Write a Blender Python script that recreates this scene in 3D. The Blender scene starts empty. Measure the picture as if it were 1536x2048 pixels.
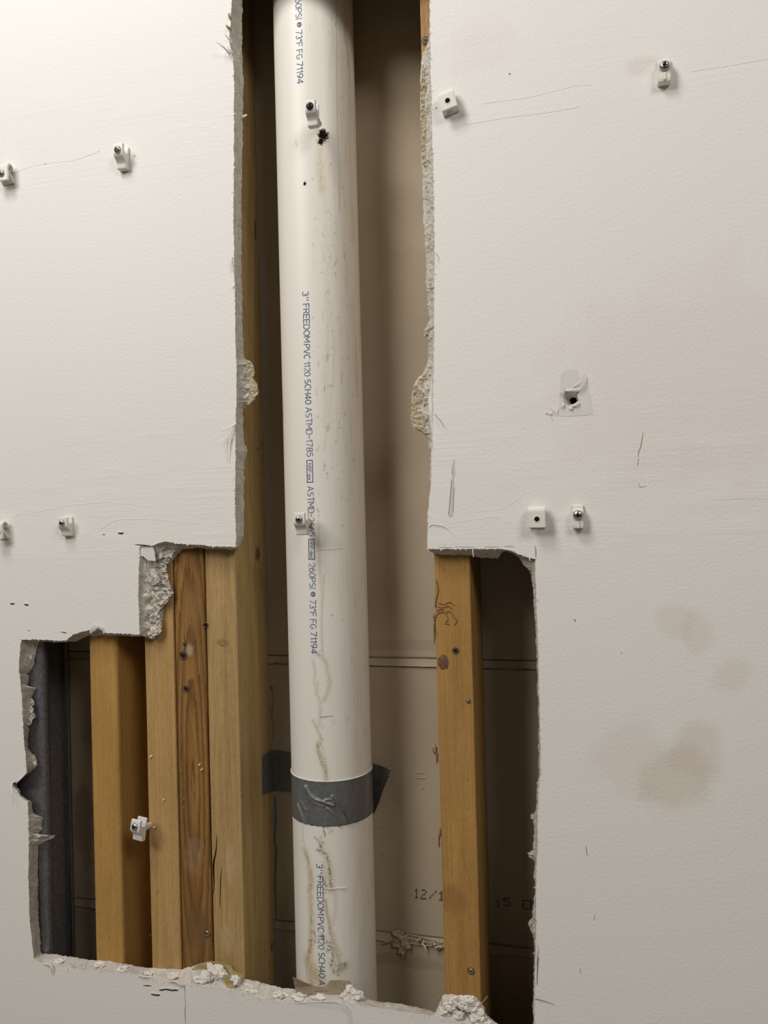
import bpy, bmesh, math, random
import numpy as np
from mathutils import Vector, Matrix, noise
from mathutils.geometry import tessellate_polygon
random.seed(7)
S = bpy.context.scene
COL = S.collection

# ------------------------------------------------------------------ camera
F_PX, YAW, PIT, ROLL, DIST = 1546.0, 0.2470, 0.0070, 0.0250, 0.776
_R = Vector((math.cos(YAW), math.sin(YAW), 0)); _F = Vector((-math.sin(YAW), math.cos(YAW), 0)); _Z = Vector((0, 0, 1))
FWD = math.cos(PIT)*_F + math.sin(PIT)*_Z
UP0 = -math.sin(PIT)*_F + math.cos(PIT)*_Z
RIGHT = math.cos(ROLL)*_R - math.sin(ROLL)*UP0
UP = math.sin(ROLL)*_R + math.cos(ROLL)*UP0
CAMLOC = Vector((0, -DIST, 0))
cd = bpy.data.cameras.new('camera'); cam = bpy.data.objects.new('camera', cd); COL.objects.link(cam)
m = Matrix((RIGHT, UP, -FWD)).transposed().to_4x4(); m.translation = CAMLOC
cam.matrix_world = m
cd.sensor_fit = 'HORIZONTAL'; cd.sensor_width = 36; cd.lens = F_PX/1536*36; cd.clip_start = .01; cd.clip_end = 50
S.camera = cam

# ------------------------------------------------------------------ world, lights, exposure
W = bpy.data.worlds.new('world'); S.world = W; W.use_nodes = True
W.node_tree.nodes['Background'].inputs[0].default_value = (1.0, .955, .885, 1)
W.node_tree.nodes['Background'].inputs[1].default_value = 0.05
def lamp(name, loc, size, energy, color, aim):
    l = bpy.data.lights.new(name, 'AREA'); l.shape = 'DISK'; l.size = size; l.energy = energy; l.color = color
    o = bpy.data.objects.new(name, l); COL.objects.link(o); o.location = loc
    o.rotation_euler = (Vector(aim)-o.location).to_track_quat('-Z', 'Y').to_euler()
# ceiling lamps above the wall and back right, plus an added left fill
lamp('near_ceiling_light', (-.72, -.78, 1.42), .5, 12, (1, .975, .95), (-.25, 0, -.15))
lamp('left_fill_light', (-1.5, -1.9, 1.45), .9, 28, (1, .955, .895), (-.25, 0, -.3))  # unseen fill added to even out the falloff across the wall
lamp('right_ceiling_light', (1.2, -1.6, 1.45), .9, 18.5, (1, .95, .885), (-.25, 0, -.3))
S.view_settings.view_transform = 'Standard'; S.view_settings.look = 'None'
S.view_settings.exposure = 0.0; S.view_settings.gamma = 1; S.view_settings.use_curve_mapping = False

# ------------------------------------------------------------------ depths (metres)
T = .0159            # drywall thickness, room face at y = 0
BK = .1090           # room-facing side of the far board
PX_, PY_, PR = -.2804, .0627, .0455   # pipe axis and radius

def ray(px, py):
    return (RIGHT*((px-768)/F_PX) + UP*(-(py-1024)/F_PX) + FWD)
def at(px, py, y=0.0):
    d = ray(px, py); return CAMLOC + d*((y-CAMLOC.y)/d.y)
def at_x(px, py, X):
    d = ray(px, py); return CAMLOC + d*((X-CAMLOC.x)/d.x)
def on_pipe(px, py):      # -> (phi, z); phi = 0 faces the room, positive to the right
    d = ray(px, py); ox, oy = CAMLOC.x-PX_, CAMLOC.y-PY_
    a = d.x**2+d.y**2; b = 2*(ox*d.x+oy*d.y); c = ox*ox+oy*oy-PR*PR
    q = b*b-4*a*c; t = (-b-math.sqrt(max(q, 0)))/(2*a)
    p = CAMLOC+d*t
    return math.atan2(p.x-PX_, -(p.y-PY_)), p.z
def pipe_pt(phi, z, off=0.0):
    return Vector((PX_+(PR+off)*math.sin(phi), PY_-(PR+off)*math.cos(phi), z))

# ------------------------------------------------------------------ object helpers
def obj(name, me, mat=None, parent=None, **props):
    if isinstance(me, bmesh.types.BMesh):
        bm = me; me = bpy.data.meshes.new(name); bm.to_mesh(me); bm.free()
    o = bpy.data.objects.new(name, me); COL.objects.link(o)
    if mat: me.materials.clear(); me.materials.append(mat)
    if parent: o.parent = parent
    for k, v in props.items(): o[k] = v
    return o
def pyd(verts, faces, smooth=False):
    me = bpy.data.meshes.new('m'); me.from_pydata([tuple(v) for v in verts], [], faces); me.update()
    if smooth: me.shade_smooth()
    return me
def thing(name, loc, label, cat, group=None):
    o = bpy.data.objects.new(name, None); COL.objects.link(o); o.location = loc; o.empty_display_size = .01
    o['label'] = label; o['category'] = cat
    if group: o['group'] = group
    return o
def rel(parent, bm_or_me):
    """shift world-space mesh into an unrotated parent's space"""
    bm_or_me.transform(Matrix.Translation(-parent.location)) if not isinstance(bm_or_me, bmesh.types.BMesh) else bmesh.ops.translate(bm_or_me, verts=bm_or_me.verts, vec=-parent.location)
    return bm_or_me

# ------------------------------------------------------------------ materials
def mat_new(name, rough=.6, spec=.3, metal=0):
    mt = bpy.data.materials.new(name); mt.use_nodes = True
    nt = mt.node_tree; b = nt.nodes['Principled BSDF']
    b.inputs['Roughness'].default_value = rough; b.inputs['Specular IOR Level'].default_value = spec
    b.inputs['Metallic'].default_value = metal
    return mt, nt, b
def N(nt, typ, **kw):
    n = nt.nodes.new(typ)
    for k, v in kw.items(): setattr(n, k, v)
    return n
def L(nt, a, b): nt.links.new(a, b)
def coords(nt, scale=(1, 1, 1), loc=(0, 0, 0), rot=(0, 0, 0)):
    tc = N(nt, 'ShaderNodeTexCoord'); mp = N(nt, 'ShaderNodeMapping')
    mp.inputs['Scale'].default_value = scale; mp.inputs['Location'].default_value = loc; mp.inputs['Rotation'].default_value = rot
    L(nt, tc.outputs['Object'], mp.inputs['Vector']); return mp.outputs[0]
def noi(nt, vec, scale, detail=3, rough=.55, dist=0):
    n = N(nt, 'ShaderNodeTexNoise'); n.inputs['Scale'].default_value = scale; n.inputs['Detail'].default_value = detail
    n.inputs['Roughness'].default_value = rough; n.inputs['Distortion'].default_value = dist
    L(nt, vec, n.inputs['Vector']); return n.outputs['Fac']
def ramp(nt, fac, *stops):
    r = N(nt, 'ShaderNodeValToRGB'); e = r.color_ramp.elements
    while len(e) < len(stops): e.new(.5)
    for i, (p, c) in enumerate(stops):
        e[i].position = p; e[i].color = (*c, 1) if len(c) == 3 else c
    L(nt, fac, r.inputs[0]); return r.outputs[0]
def mr(nt, v, a, b, c=0., d=1., smooth=False):
    n = N(nt, 'ShaderNodeMapRange'); n.clamp = True
    if smooth: n.interpolation_type = 'SMOOTHSTEP'
    for i, x in enumerate((a, b, c, d)): n.inputs[i+1].default_value = x
    L(nt, v, n.inputs[0]); return n.outputs[0]
def ma(nt, op, a, b=None):
    n = N(nt, 'ShaderNodeMath', operation=op)
    for i, x in enumerate((a, b)):
        if x is None: continue
        if hasattr(x, 'links'): L(nt, x, n.inputs[i])
        else: n.inputs[i].default_value = x
    return n.outputs[0]
def mixc(nt, fac, a, b, mode='MIX'):
    n = N(nt, 'ShaderNodeMix', data_type='RGBA', blend_type=mode)
    for s, x in ((n.inputs[0], fac), (n.inputs[6], a), (n.inputs[7], b)):
        if hasattr(x, 'links'): L(nt, x, s)
        elif isinstance(x, tuple): s.default_value = (*x, 1) if len(x) == 3 else x
        else: s.default_value = x
    return n.outputs[2]
def bump(nt, b, h, dist, strength=1.0, prev=None):
    n = N(nt, 'ShaderNodeBump'); n.inputs['Strength'].default_value = strength; n.inputs['Distance'].default_value = dist
    L(nt, h, n.inputs['Height'])
    if prev: L(nt, prev, n.inputs['Normal'])
    L(nt, n.outputs[0], b.inputs['Normal']); return n.outputs[0]
def blobs(nt, col, lst, rag=.35, nscale=60):
    """lst: (centre, (rx,ry,rz), colour, strength): irregular soft stains of the surface itself"""
    tc = N(nt, 'ShaderNodeTexCoord'); ns = noi(nt, tc.outputs['Object'], nscale, 3)
    for c, r, rgb, st in lst:
        s = N(nt, 'ShaderNodeVectorMath', operation='SUBTRACT'); L(nt, tc.outputs['Object'], s.inputs[0]); s.inputs[1].default_value = c
        d = N(nt, 'ShaderNodeVectorMath', operation='DIVIDE'); L(nt, s.outputs[0], d.inputs[0]); d.inputs[1].default_value = r
        l = N(nt, 'ShaderNodeVectorMath', operation='LENGTH'); L(nt, d.outputs[0], l.inputs[0])
        v = ma(nt, 'ADD', l.outputs['Value'], ma(nt, 'MULTIPLY', ma(nt, 'SUBTRACT', ns, .5), rag*4))
        f = mr(nt, v, .45, 1.1, st, 0, True)
        col = mixc(nt, f, col, rgb)
    return col

def m_simple(name, rgb, rough=.6, spec=.3, metal=0, bs=None, bd=.0003, vary=.0, vs=80):
    mt, nt, b = mat_new(name, rough, spec, metal)
    v = coords(nt)
    if vary:
        n = noi(nt, v, vs, 4); c = ramp(nt, n, (.3, tuple(x*(1-vary) for x in rgb)), (.7, tuple(min(1, x*(1+vary)) for x in rgb)))
        L(nt, c, b.inputs['Base Color'])
    else: b.inputs['Base Color'].default_value = (*rgb, 1)
    if bs: bump(nt, b, noi(nt, v, bs, 5, .6), bd)
    return mt

def make_paint():
    mt, nt, b = mat_new('wall_paint', .55, .25)
    v = coords(nt)
    big = noi(nt, v, 2.2, 2)
    col = ramp(nt, big, (.3, (.805, .785, .750)), (.7, (.785, .765, .738)))
    P = lambda x, y: tuple(at(x, y, 0))
    br = (.56, .46, .34)
    col = blobs(nt, col, [
        (P(1352, 1560), (.038, .1, .042), br, .34), (P(1262, 1520), (.045, .1, .045), br, .16), (P(1395, 1268), (.018, .1, .024), br, .2),
        (P(1465, 1352), (.020, .1, .024), br, .2), (P(1350, 1245), (.02, .1, .02), br, .18), (P(1395, 1500), (.03, .1, .03), br, .25),
        (P(1400, 760), (.16, .1, .12), (.76, .69, .67), .5), (P(1290, 130), (.02, .1, .012), (.66, .60, .57), .5),
        (P(965, 92), (.04, .1, .03), (.78, .71, .70), .5)], .3, 26)
    L(nt, col, b.inputs['Base Color'])
    # roller stipple, softened where filler was spread
    fine = noi(nt, v, 330, 3, .5, .2)
    n1 = bump(nt, b, fine, .0005, .6)
    st = coords(nt, (1.2, 1, 46), rot=(0, .05, 0))
    ridges = noi(nt, st, 5.2, 5, .62, .6)
    sep = N(nt, 'ShaderNodeSeparateXYZ'); L(nt, v, sep.inputs[0])
    m1 = mr(nt, ma(nt, 'ABSOLUTE', ma(nt, 'SUBTRACT', sep.outputs[2], .03)), .03, .13, 1, 0, True)
    m2 = mr(nt, ma(nt, 'ABSOLUTE', ma(nt, 'SUBTRACT', sep.outputs[2], .44)), .02, .10, .7, 0, True)
    msk = ma(nt, 'MAXIMUM', m1, m2)
    msk = ma(nt, 'MULTIPLY', msk, mr(nt, noi(nt, coords(nt, (1, 1, 3)), 7, 2), .42, .62, 0, 1, True))
    bump(nt, b, ma(nt, 'MULTIPLY', ridges, msk), .0014, .3, n1)
    return mt

def make_wood(name, light, dark, seed, grain=1.0, rings=0.0, stains=(), fibre=1.0):
    mt, nt, b = mat_new(name, .5, .32)
    sv = (seed*3.1, seed*1.7, seed*.9)
    v1 = coords(nt, (38, 38, 2.2), sv)
    a = noi(nt, v1, 1.0, 4, .55, 1.2)
    col = ramp(nt, a, (.25, dark), (.6, light), (.85, tuple(min(1, x*1.12) for x in light)))
    v2 = coords(nt, (420, 420, 9), sv)
    g = noi(nt, v2, 1.0, 4, .6)
    col = mixc(nt, mr(nt, g, .42, .62, 0, .42*grain), col, tuple(x*.55 for x in dark))
    if rings:
        w = N(nt, 'ShaderNodeTexWave', wave_type='RINGS', rings_direction='SPHERICAL', wave_profile='SAW')
        L(nt, coords(nt, (1, .3, .085), (.0, 0, .012+seed*.004)), w.inputs['Vector'])
        w.inputs['Scale'].default_value = 62; w.inputs['Distortion'].default_value = 2.6; w.inputs['Detail'].default_value = 3; w.inputs['Detail Scale'].default_value = 6
        col = mixc(nt, mr(nt, w.outputs['Fac'], .35, .95, 0, rings), col, tuple(x*.42 for x in dark))
    fl = noi(nt, coords(nt, (1, 1, .4), sv), 300, 4, .65)
    col = mixc(nt, mr(nt, fl, .56, .70, 0, .35), col, tuple(x*.5 for x in dark))
    col = mixc(nt, mr(nt, fl, .40, .28, 0, .35), col, tuple(min(1, x*1.35) for x in light))
    big = noi(nt, coords(nt, (9, 9, 3.5), sv), 1.0, 3)
    col = mixc(nt, mr(nt, big, .5, .75, 0, .35), col, tuple(x*.72 for x in dark))
    if stains: col = blobs(nt, col, stains, .3, 70)
    L(nt, col, b.inputs['Base Color'])
    L(nt, mr(nt, g, .3, .7, .36, .62), b.inputs['Roughness'])
    n1 = bump(nt, b, g, .0006, .7)
    n2 = bump(nt, b, noi(nt, coords(nt, (1, 1, .22), sv), 420, 4, .6, .6), .0009*fibre, .7, n1)
    bump(nt, b, noi(nt, coords(nt, (1, 1, .3), sv), 90, 2, .5), .0015, .5, n2)
    return mt

def make_gypsum(name, c0, c1, amp=1.0):
    mt, nt, b = mat_new(name, .9, .1)
    v = coords(nt)
    col = ramp(nt, noi(nt, v, 110, 5, .6), (.25, c0), (.55, c1), (.8, tuple(min(1, x*1.06) for x in c1)))
    pits = noi(nt, v, 620, 3, .6)
    col = mixc(nt, mr(nt, pits, .34, .26, 0, .55), col, tuple(x*.45 for x in c0))
    L(nt, col, b.inputs['Base Color'])
    n1 = bump(nt, b, noi(nt, v, 190, 5, .65), .0022*amp, .8)
    bump(nt, b, pits, .0007, .7, n1); return mt

def make_kraft():
    mt, nt, b = mat_new('kraft_paper', .8, .15)
    v = coords(nt); vf = coords(nt, (1, 1, 7))
    col = ramp(nt, noi(nt, v, 5, 4, .6), (.3, (.40, .335, .245)), (.7, (.475, .405, .300)))
    fib = noi(nt, vf, 210, 4, .6)
    col = mixc(nt, mr(nt, fib, .35, .65, 0, .18), col, (.60, .53, .42))
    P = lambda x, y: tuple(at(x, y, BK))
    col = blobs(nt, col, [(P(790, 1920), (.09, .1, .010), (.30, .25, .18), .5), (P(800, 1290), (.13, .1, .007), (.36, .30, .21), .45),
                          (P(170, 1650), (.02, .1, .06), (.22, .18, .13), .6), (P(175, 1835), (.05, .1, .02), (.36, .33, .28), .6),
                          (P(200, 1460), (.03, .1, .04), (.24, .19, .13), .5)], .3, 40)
    L(nt, col, b.inputs['Base Color'])
    bump(nt, b, fib, .0005, .6); return mt

def make_pvc():
    mt, nt, b = mat_new('pipe_plastic', .42, .38)
    v = coords(nt)
    col = ramp(nt, noi(nt, coords(nt, (1, 1, .25)), 9, 3), (.3, (.80, .775, .705)), (.7, (.77, .745, .685)))
    at_ = N(nt, 'ShaderNodeAttribute', attribute_name='grime'); sp = N(nt, 'ShaderNodeSeparateColor'); L(nt, at_.outputs['Color'], sp.inputs[0])
    st = noi(nt, coords(nt, (1, 1, .06)), 320, 4, .65)       # vertical streaks
    sk = noi(nt, v, 420, 4, .65)
    # faint handling streaks on the right side
    xs = N(nt, 'ShaderNodeSeparateXYZ'); L(nt, v, xs.inputs[0])
    side = mr(nt, xs.outputs[0], .004, .04, 0, 1)
    col = mixc(nt, ma(nt, 'MULTIPLY', mr(nt, st, .5, .72, 0, .45), side), col, (.55, .44, .29))
    col = mixc(nt, mr(nt, sk, .70, .76, 0, .45), col, (.36, .31, .24))
    tan = ma(nt, 'MULTIPLY', sp.outputs[0], mr(nt, sk, .30, .62, .25, 1.1))
    col = mixc(nt, tan, col, (.47, .36, .21))
    yel = ma(nt, 'MULTIPLY', sp.outputs[1], mr(nt, sk, .35, .6, .2, 1))
    col = mixc(nt, yel, col, (.50, .35, .10))
    drk = ma(nt, 'MULTIPLY', sp.outputs[2], mr(nt, sk, .42, .58, .05, 1.2))
    col = mixc(nt, drk, col, (.10, .07, .045))
    L(nt, col, b.inputs['Base Color'])
    L(nt, mr(nt, sk, .3, .7, .36, .5), b.inputs['Roughness'])
    hh = ma(nt, 'ADD', ma(nt, 'MULTIPLY', sp.outputs[0], sk), ma(nt, 'MULTIPLY', sp.outputs[2], .5))
    n1 = bump(nt, b, hh, .0007, .6)
    bump(nt, b, noi(nt, coords(nt, (1, 1, .5)), 130, 2), .0001, .5, n1); return mt

def make_tape():
    mt, nt, b = mat_new('silver_tape', .34, .55)
    v = coords(nt)
    c = ramp(nt, noi(nt, v, 170, 4), (.3, (.125, .132, .130)), (.7, (.175, .182, .180)))
    sm = noi(nt, coords(nt, (1, 1, .8), (.3, 0, 0)), 34, 4, .7)
    c = mixc(nt, mr(nt, sm, .55, .72, 0, .4), c, (.25, .24, .22))
    L(nt, c, b.inputs['Base Color']); b.inputs['Metallic'].default_value = .25
    w = N(nt, 'ShaderNodeTexWave', bands_direction='Z'); w.inputs['Scale'].default_value = 330; L(nt, v, w.inputs['Vector'])
    n1 = bump(nt, b, w.outputs['Fac'], .00008, .5)
    bump(nt, b, noi(nt, v, 330, 4), .0003, .6, n1); return mt

def make_galv():
    mt, nt, b = mat_new('galvanised_steel', .38, .5, .7)
    v = coords(nt)
    c = ramp(nt, noi(nt, coords(nt, (1, 1, .7)), 300, 3), (.3, (.17, .17, .185)), (.7, (.29, .29, .31)))
    L(nt, c, b.inputs['Base Color']); L(nt, mr(nt, noi(nt, v, 380, 4), .3, .7, .3, .5), b.inputs['Roughness'])
    bump(nt, b, noi(nt, coords(nt, (1, 1, 4)), 350, 3), .0002, .5); return mt

M = {}
M['paint'] = make_paint()
M['kraft'] = make_kraft()
M['pvc'] = make_pvc()
M['tape'] = make_tape()
M['galv'] = make_galv()
M['gyp'] = make_gypsum('gypsum', (.43, .395, .34), (.61, .57, .51))
M['gyp_lit'] = make_gypsum('gypsum_lit', (.66, .61, .55), (.82, .77, .71), .8)  # same gypsum made lighter: overhead light on the bottom ledge painted in
M['tanc'] = make_gypsum('torn_kraft_core', (.36, .29, .19), (.52, .44, .31), 1.0)
M['papr'] = m_simple('paper_edge', (.76, .73, .69), .8, .1, bs=500, bd=.0003, vary=.08)
M['flap'] = m_simple('brown_paper', (.36, .29, .20), .8, .1, bs=300, bd=.0004, vary=.12)
M['clip'] = m_simple('clip_plastic', (.76, .745, .68), .38, .45, bs=60, bd=.0001)
M['clipw'] = m_simple('clip_plastic_white', (.74, .735, .70), .42, .4, bs=60, bd=.0001)
M['steel'] = m_simple('screw_steel', (.46, .45, .44), .28, .5, .95, bs=500, bd=.00008)
M['blacks'] = m_simple('dark_screw', (.05, .05, .055), .25, .6, .6)
M['dark'] = m_simple('recess_dark', (.012, .010, .009), .9, .05)
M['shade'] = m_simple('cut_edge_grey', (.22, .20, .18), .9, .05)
M['ink'] = m_simple('blue_ink', (.035, .07, .20), .6, .2)
M['ink2'] = m_simple('blue_ink_faded', (.10, .15, .29), .6, .2)
M['stencil'] = m_simple('stencil_ink', (.075, .06, .045), .8, .1)
M['knot'] = m_simple('knot_wood', (.16, .085, .04), .35, .5, bs=500, bd=.0008, vary=.5, vs=260)
M['knotp'] = m_simple('knot_wood_pale', (.30, .19, .09), .5, .3, bs=400, bd=.0006, vary=.4, vs=320)
M['patch'] = m_simple('bare_filler', (.70, .675, .645), .75, .15, bs=240, bd=.00015, vary=.03)
M['gouge'] = m_simple('gouge_filler', (.60, .58, .55), .7, .2, bs=300, bd=.0003, vary=.1)
M['red'] = m_simple('red_crayon', (.42, .25, .22), .8, .1)
M['pencil'] = m_simple('pencil', (.30, .29, .29), .7, .2)
M['resin'] = m_simple('brown_glue', (.26, .17, .08), .2, .6, bs=200, bd=.0006, vary=.3)
M['goo'] = m_simple('yellow_glue', (.46, .37, .16), .3, .5, bs=400, bd=.0008, vary=.3)
M['plug'] = m_simple('wall_plug', (.74, .72, .68), .45, .4)
M['floor'] = m_simple('floor_vinyl', (.36, .31, .25), .5, .3, bs=30, bd=.0004, vary=.1, vs=6)

# ------------------------------------------------------------------ front wall: opening outline
# (paper-edge px, core-edge px) pairs round the opening, clockwise from the upper left
PAIRS = [
 ((466,-50),(488,-52)), ((464,0),(486,0)), ((462,30),(485,30)), ((461,50),(484,50)), ((459,72),(484,72)), ((461,92),(483,90)), ((466,120),(485,122)),
 ((468,160),(487,160)), ((468,230),(486,232)), ((468,330),(484,330)), ((467,430),(483,430)), ((468,520),(483,520)), ((470,600),(484,600)),
 ((471,680),(486,682)), ((472,715),(488,717)), ((473,730),(504,724)), ((473,745),(509,742)), ((473,762),(506,756)), ((473,775),(516,770)), ((473,792),(515,790)), ((473,806),(500,808)), ((472,815),(487,817)),
 ((471,860),(486,862)), ((471,895),(488,885)), ((471,905),(495,902)), ((471,915),(489,920)), ((470,1000),(488,1002)), ((471,1050),(488,1052)), ((472,1072),(487,1074)), ((472,1093),(477,1096)),
 # bottom of the upper left panel
 ((469,1094),(470,1099)), ((430,1093),(430,1098)), ((401,1090),(400,1096)), ((380,1089),(385,1096)), ((355,1087),(366,1098)),
 ((345,1085),(356,1108)), ((330,1083),(344,1122)), ((318,1086),(334,1132)), ((308,1091),(334,1148)), ((296,1092),(336,1162)), ((279,1092),(346,1186)),
 ((279,1112),(341,1195)), ((278,1140),(330,1206)), ((277,1170),(325,1222)), ((277,1200),(326,1236)), ((278,1230),(325,1252)), ((279,1255),(322,1266)), ((279,1269),(308,1280)), ((274,1269),(290,1273)),
 ((250,1267),(252,1272)), ((215,1266),(216,1271)), ((206,1264),(207,1270)), ((195,1253),(190,1272)), ((180,1260),(178,1272)), ((165,1264),(166,1276)), ((147,1269),(155,1282)),
 ((132,1281),(134,1284)), ((107,1281),(107,1284)), ((79,1279),(80,1283)), ((43,1279),(78,1285)),
 # left side going down
 ((41,1290),(73,1300)), ((40,1308),(68,1328)), ((38,1325),(64,1338)), ((38,1342),(55,1347)), ((40,1352),(58,1352)), ((41,1366),(56,1372)), ((42,1374),(74,1376)), ((43,1385),(66,1386)),
 ((44,1396),(64,1396)), ((45,1415),(66,1408)), ((45,1428),(68,1432)), ((47,1450),(60,1452)), ((47,1470),(57,1472)), ((49,1492),(56,1497)), ((51,1505),(66,1508)), ((52,1520),(73,1522)), ((53,1534),(70,1537)), ((54,1546),(56,1548)),
 ((38,1560),(41,1560)), ((24,1568),(34,1567)), ((33,1580),(36,1584)), ((40,1592),(47,1594)), ((56,1604),(63,1610)), ((56,1620),(68,1628)), ((57,1633),(86,1636)), ((57,1645),(82,1652)), ((57,1655),(84,1658)), ((58,1665),(76,1668)), ((58,1672),(110,1672)), ((58,1680),(94,1683)), ((58,1690),(77,1690)),
 ((57,1750),(76,1752)), ((58,1800),(76,1802)), ((60,1850),(78,1854)), ((62,1862),(80,1862)), ((66,1900),(81,1902)), ((67,1917),(84,1907)),
 # bottom edge, left to right
 ((86,1928),(104,1908)), ((143,1935),(150,1915)), ((172,1939),(180,1920)), ((200,1942),(212,1922)), ((245,1947),(247,1927)), ((272,1949),(280,1934)), ((304,1960),(306,1936)), ((340,1963),(345,1938)), ((358,1966),(365,1938)), ((380,1969),(385,1932)),
 ((401,1972),(408,1925)), ((430,1975),(432,1926)), ((450,1977),(452,1932)), ((465,1979),(470,1942)), ((485,1985),(488,1957)), ((501,1991),(512,1962)), ((520,1998),(540,1970)), ((537,2001),(556,1974)), ((557,2005),(575,1977)), ((593,2007),(596,1979)), ((620,2006),(625,1984)),
 ((650,2004),(650,1984)), ((679,2003),(680,1981)), ((695,2005),(700,1970)), ((708,2008),(722,1982)), ((722,2011),(734,1997)), ((750,2014),(756,2003)), ((770,2018),(788,2005)), ((808,2023),(820,2012)), ((840,2028),(845,2017)), ((860,2031),(872,2024)),
 ((875,2034),(880,2004)), ((885,2036),(886,1990)), ((905,2041),(908,1988)), ((925,2046),(930,1992)), ((940,2049),(954,1995)), ((955,2052),(966,2012)), ((965,2055),(974,2030)), ((980,2060),(985,2042)), ((1000,2066),(1005,2052)), ((1040,2076),(1042,2060)),
 ((1066,2080),(1062,2064)),
 # right side going up
 ((1069,2048),(1066,2046)), ((1069,1998),(1066,1998)), ((1071,1910),(1068,1912)), ((1072,1880),(1068,1880)), ((1072,1858),(1062,1862)), ((1072,1842),(1057,1842)), ((1072,1836),(1064,1836)), ((1072,1795),(1069,1795)), ((1073,1720),(1069,1722)), ((1074,1713),(1058,1713)), ((1075,1700),(1065,1700)),
 ((1075,1665),(1069,1660)), ((1075,1650),(1070,1650)), ((1076,1632),(1064,1632)), ((1076,1622),(1072,1622)), ((1078,1567),(1074,1567)), ((1081,1548),(1077,1548)), ((1080,1440),(1077,1440)), ((1077,1322),(1074,1322)), ((1075,1270),(1071,1270)), ((1073,1215),(1068,1214)),
 ((1072,1187),(1067,1187)), ((1071,1150),(1062,1152)), ((1071,1130),(1057,1138)), ((1070,1118),(1044,1124)), ((1062,1117),(1038,1116)), ((1040,1109),(1029,1109)), ((1025,1103),(1016,1103)), ((1014,1099),(1006,1103)), ((1000,1098),(996,1115)),
 ((980,1098),(982,1117)), ((965,1098),(966,1116)), ((945,1098),(945,1111)), ((905,1098),(905,1110)), ((870,1098),(868,1109)), ((855,1097),(861,1103)), ((854,1085),(858,1085)), ((855,1050),(858,1050)), ((856,1021),(859,1020)), ((860,985),(860,985)), ((862,950),(860,950)), ((863,905),(860,905)),
 ((864,885),(856,880)), ((865,870),(852,872)), ((865,860),(842,864)), ((865,845),(828,858)), ((865,835),(821,836)), ((866,815),(824,812)), ((866,800),(823,795)), ((866,780),(826,775)), ((866,765),(836,757)), ((866,750),(846,746)),
 ((867,735),(853,732)), ((868,700),(858,705)), ((868,680),(856,682)), ((868,665),(847,672)), ((868,650),(851,655)), ((868,640),(858,642)), ((868,600),(855,602)), ((868,560),(852,562)), ((869,520),(853,520)), ((869,480),(849,480)), ((868,440),(847,440)), ((867,380),(846,380)),
 ((866,320),(843,318)), ((864,270),(842,268)), ((863,200),(841,200)), ((861,150),(841,150)), ((861,125),(842,125)), ((861,105),(846,104)), ((861,92),(853,94)), ((860,75),(858,75)), ((860,0),(859,0)), ((859,-50),(858,-52)),
]
HOLE = [((1128,776),(1141,797)), ((1134,781),(1145,795)), ((1146,783),(1148,795)), ((1159,783),(1151,796)), ((1154,790),(1153,799)), ((1157,797),(1154,802)), ((1161,805),(1153,807)), ((1152,812),(1150,810)), ((1138,815),(1145,810)), ((1129,809),(1141,807)), ((1127,800),(1140,804)), ((1126,788),(1139,800))]

def resample(pairs, step):
    A = []
    n = len(pairs)
    for i in range(n):
        f0, c0 = pairs[i]; f1, c1 = pairs[(i+1) % n]
        a0, a1 = at(*f0, 0), at(*f1, 0); b0, b1 = at(*c0, T), at(*c1, T)
        k = max(1, int(math.ceil(max((a1-a0).length, (b1-b0).length)/step)))
        for j in range(k):
            t = j/k; A.append((a0.lerp(a1, t), b0.lerp(b1, t)))
    return A
def wob(p, s, seed):
    return noise.noise_vector(Vector((p.x*s+seed, p.y*s, p.z*s)))
def broken_edge(pairs, step, rings, amp, jag=.0006, tan_fn=None):
    st = resample(pairs, step); n = len(st)
    F, C = [], []
    for a, b in st:
        w = wob(a, 420, 1)*jag + wob(a, 120, 5)*jag*.8; F.append(Vector((a.x+w.x, 0, a.z+w.z)))
        w = wob(b, 380, 9)*jag*1.6 + wob(b, 130, 3)*jag*1.6; C.append(Vector((b.x+w.x, T, b.z+w.z)))
    verts, faces = [], []
    for r in range(rings+1):
        t = r/rings
        for k in range(n):
            a, b = F[k], C[k]; wd = math.hypot(b.x-a.x, b.z-a.z)
            p = a.lerp(b, t)
            p.y = T*(t**(.55 if wd > .012 else .9))
            if 0 < r < rings:
                e = math.sin(t*math.pi)
                am = (amp*.5+min(.0045, wd*.16)*amp/.001)*e
                w = wob(p, 95, 20)*am + wob(p, 330, 33)*am*.55 + wob(p, 800, 50)*.0006*e
                p += Vector((w.x*.4, w.y, w.z*.4)); p.y = min(max(p.y, .0004), T)
            verts.append(p)
    for r in range(rings):
        for k in range(n):
            k2 = (k+1) % n
            faces.append((r*n+k, r*n+k2, (r+1)*n+k2, (r+1)*n+k))
    return F, C, pyd(verts, faces, False)

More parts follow.
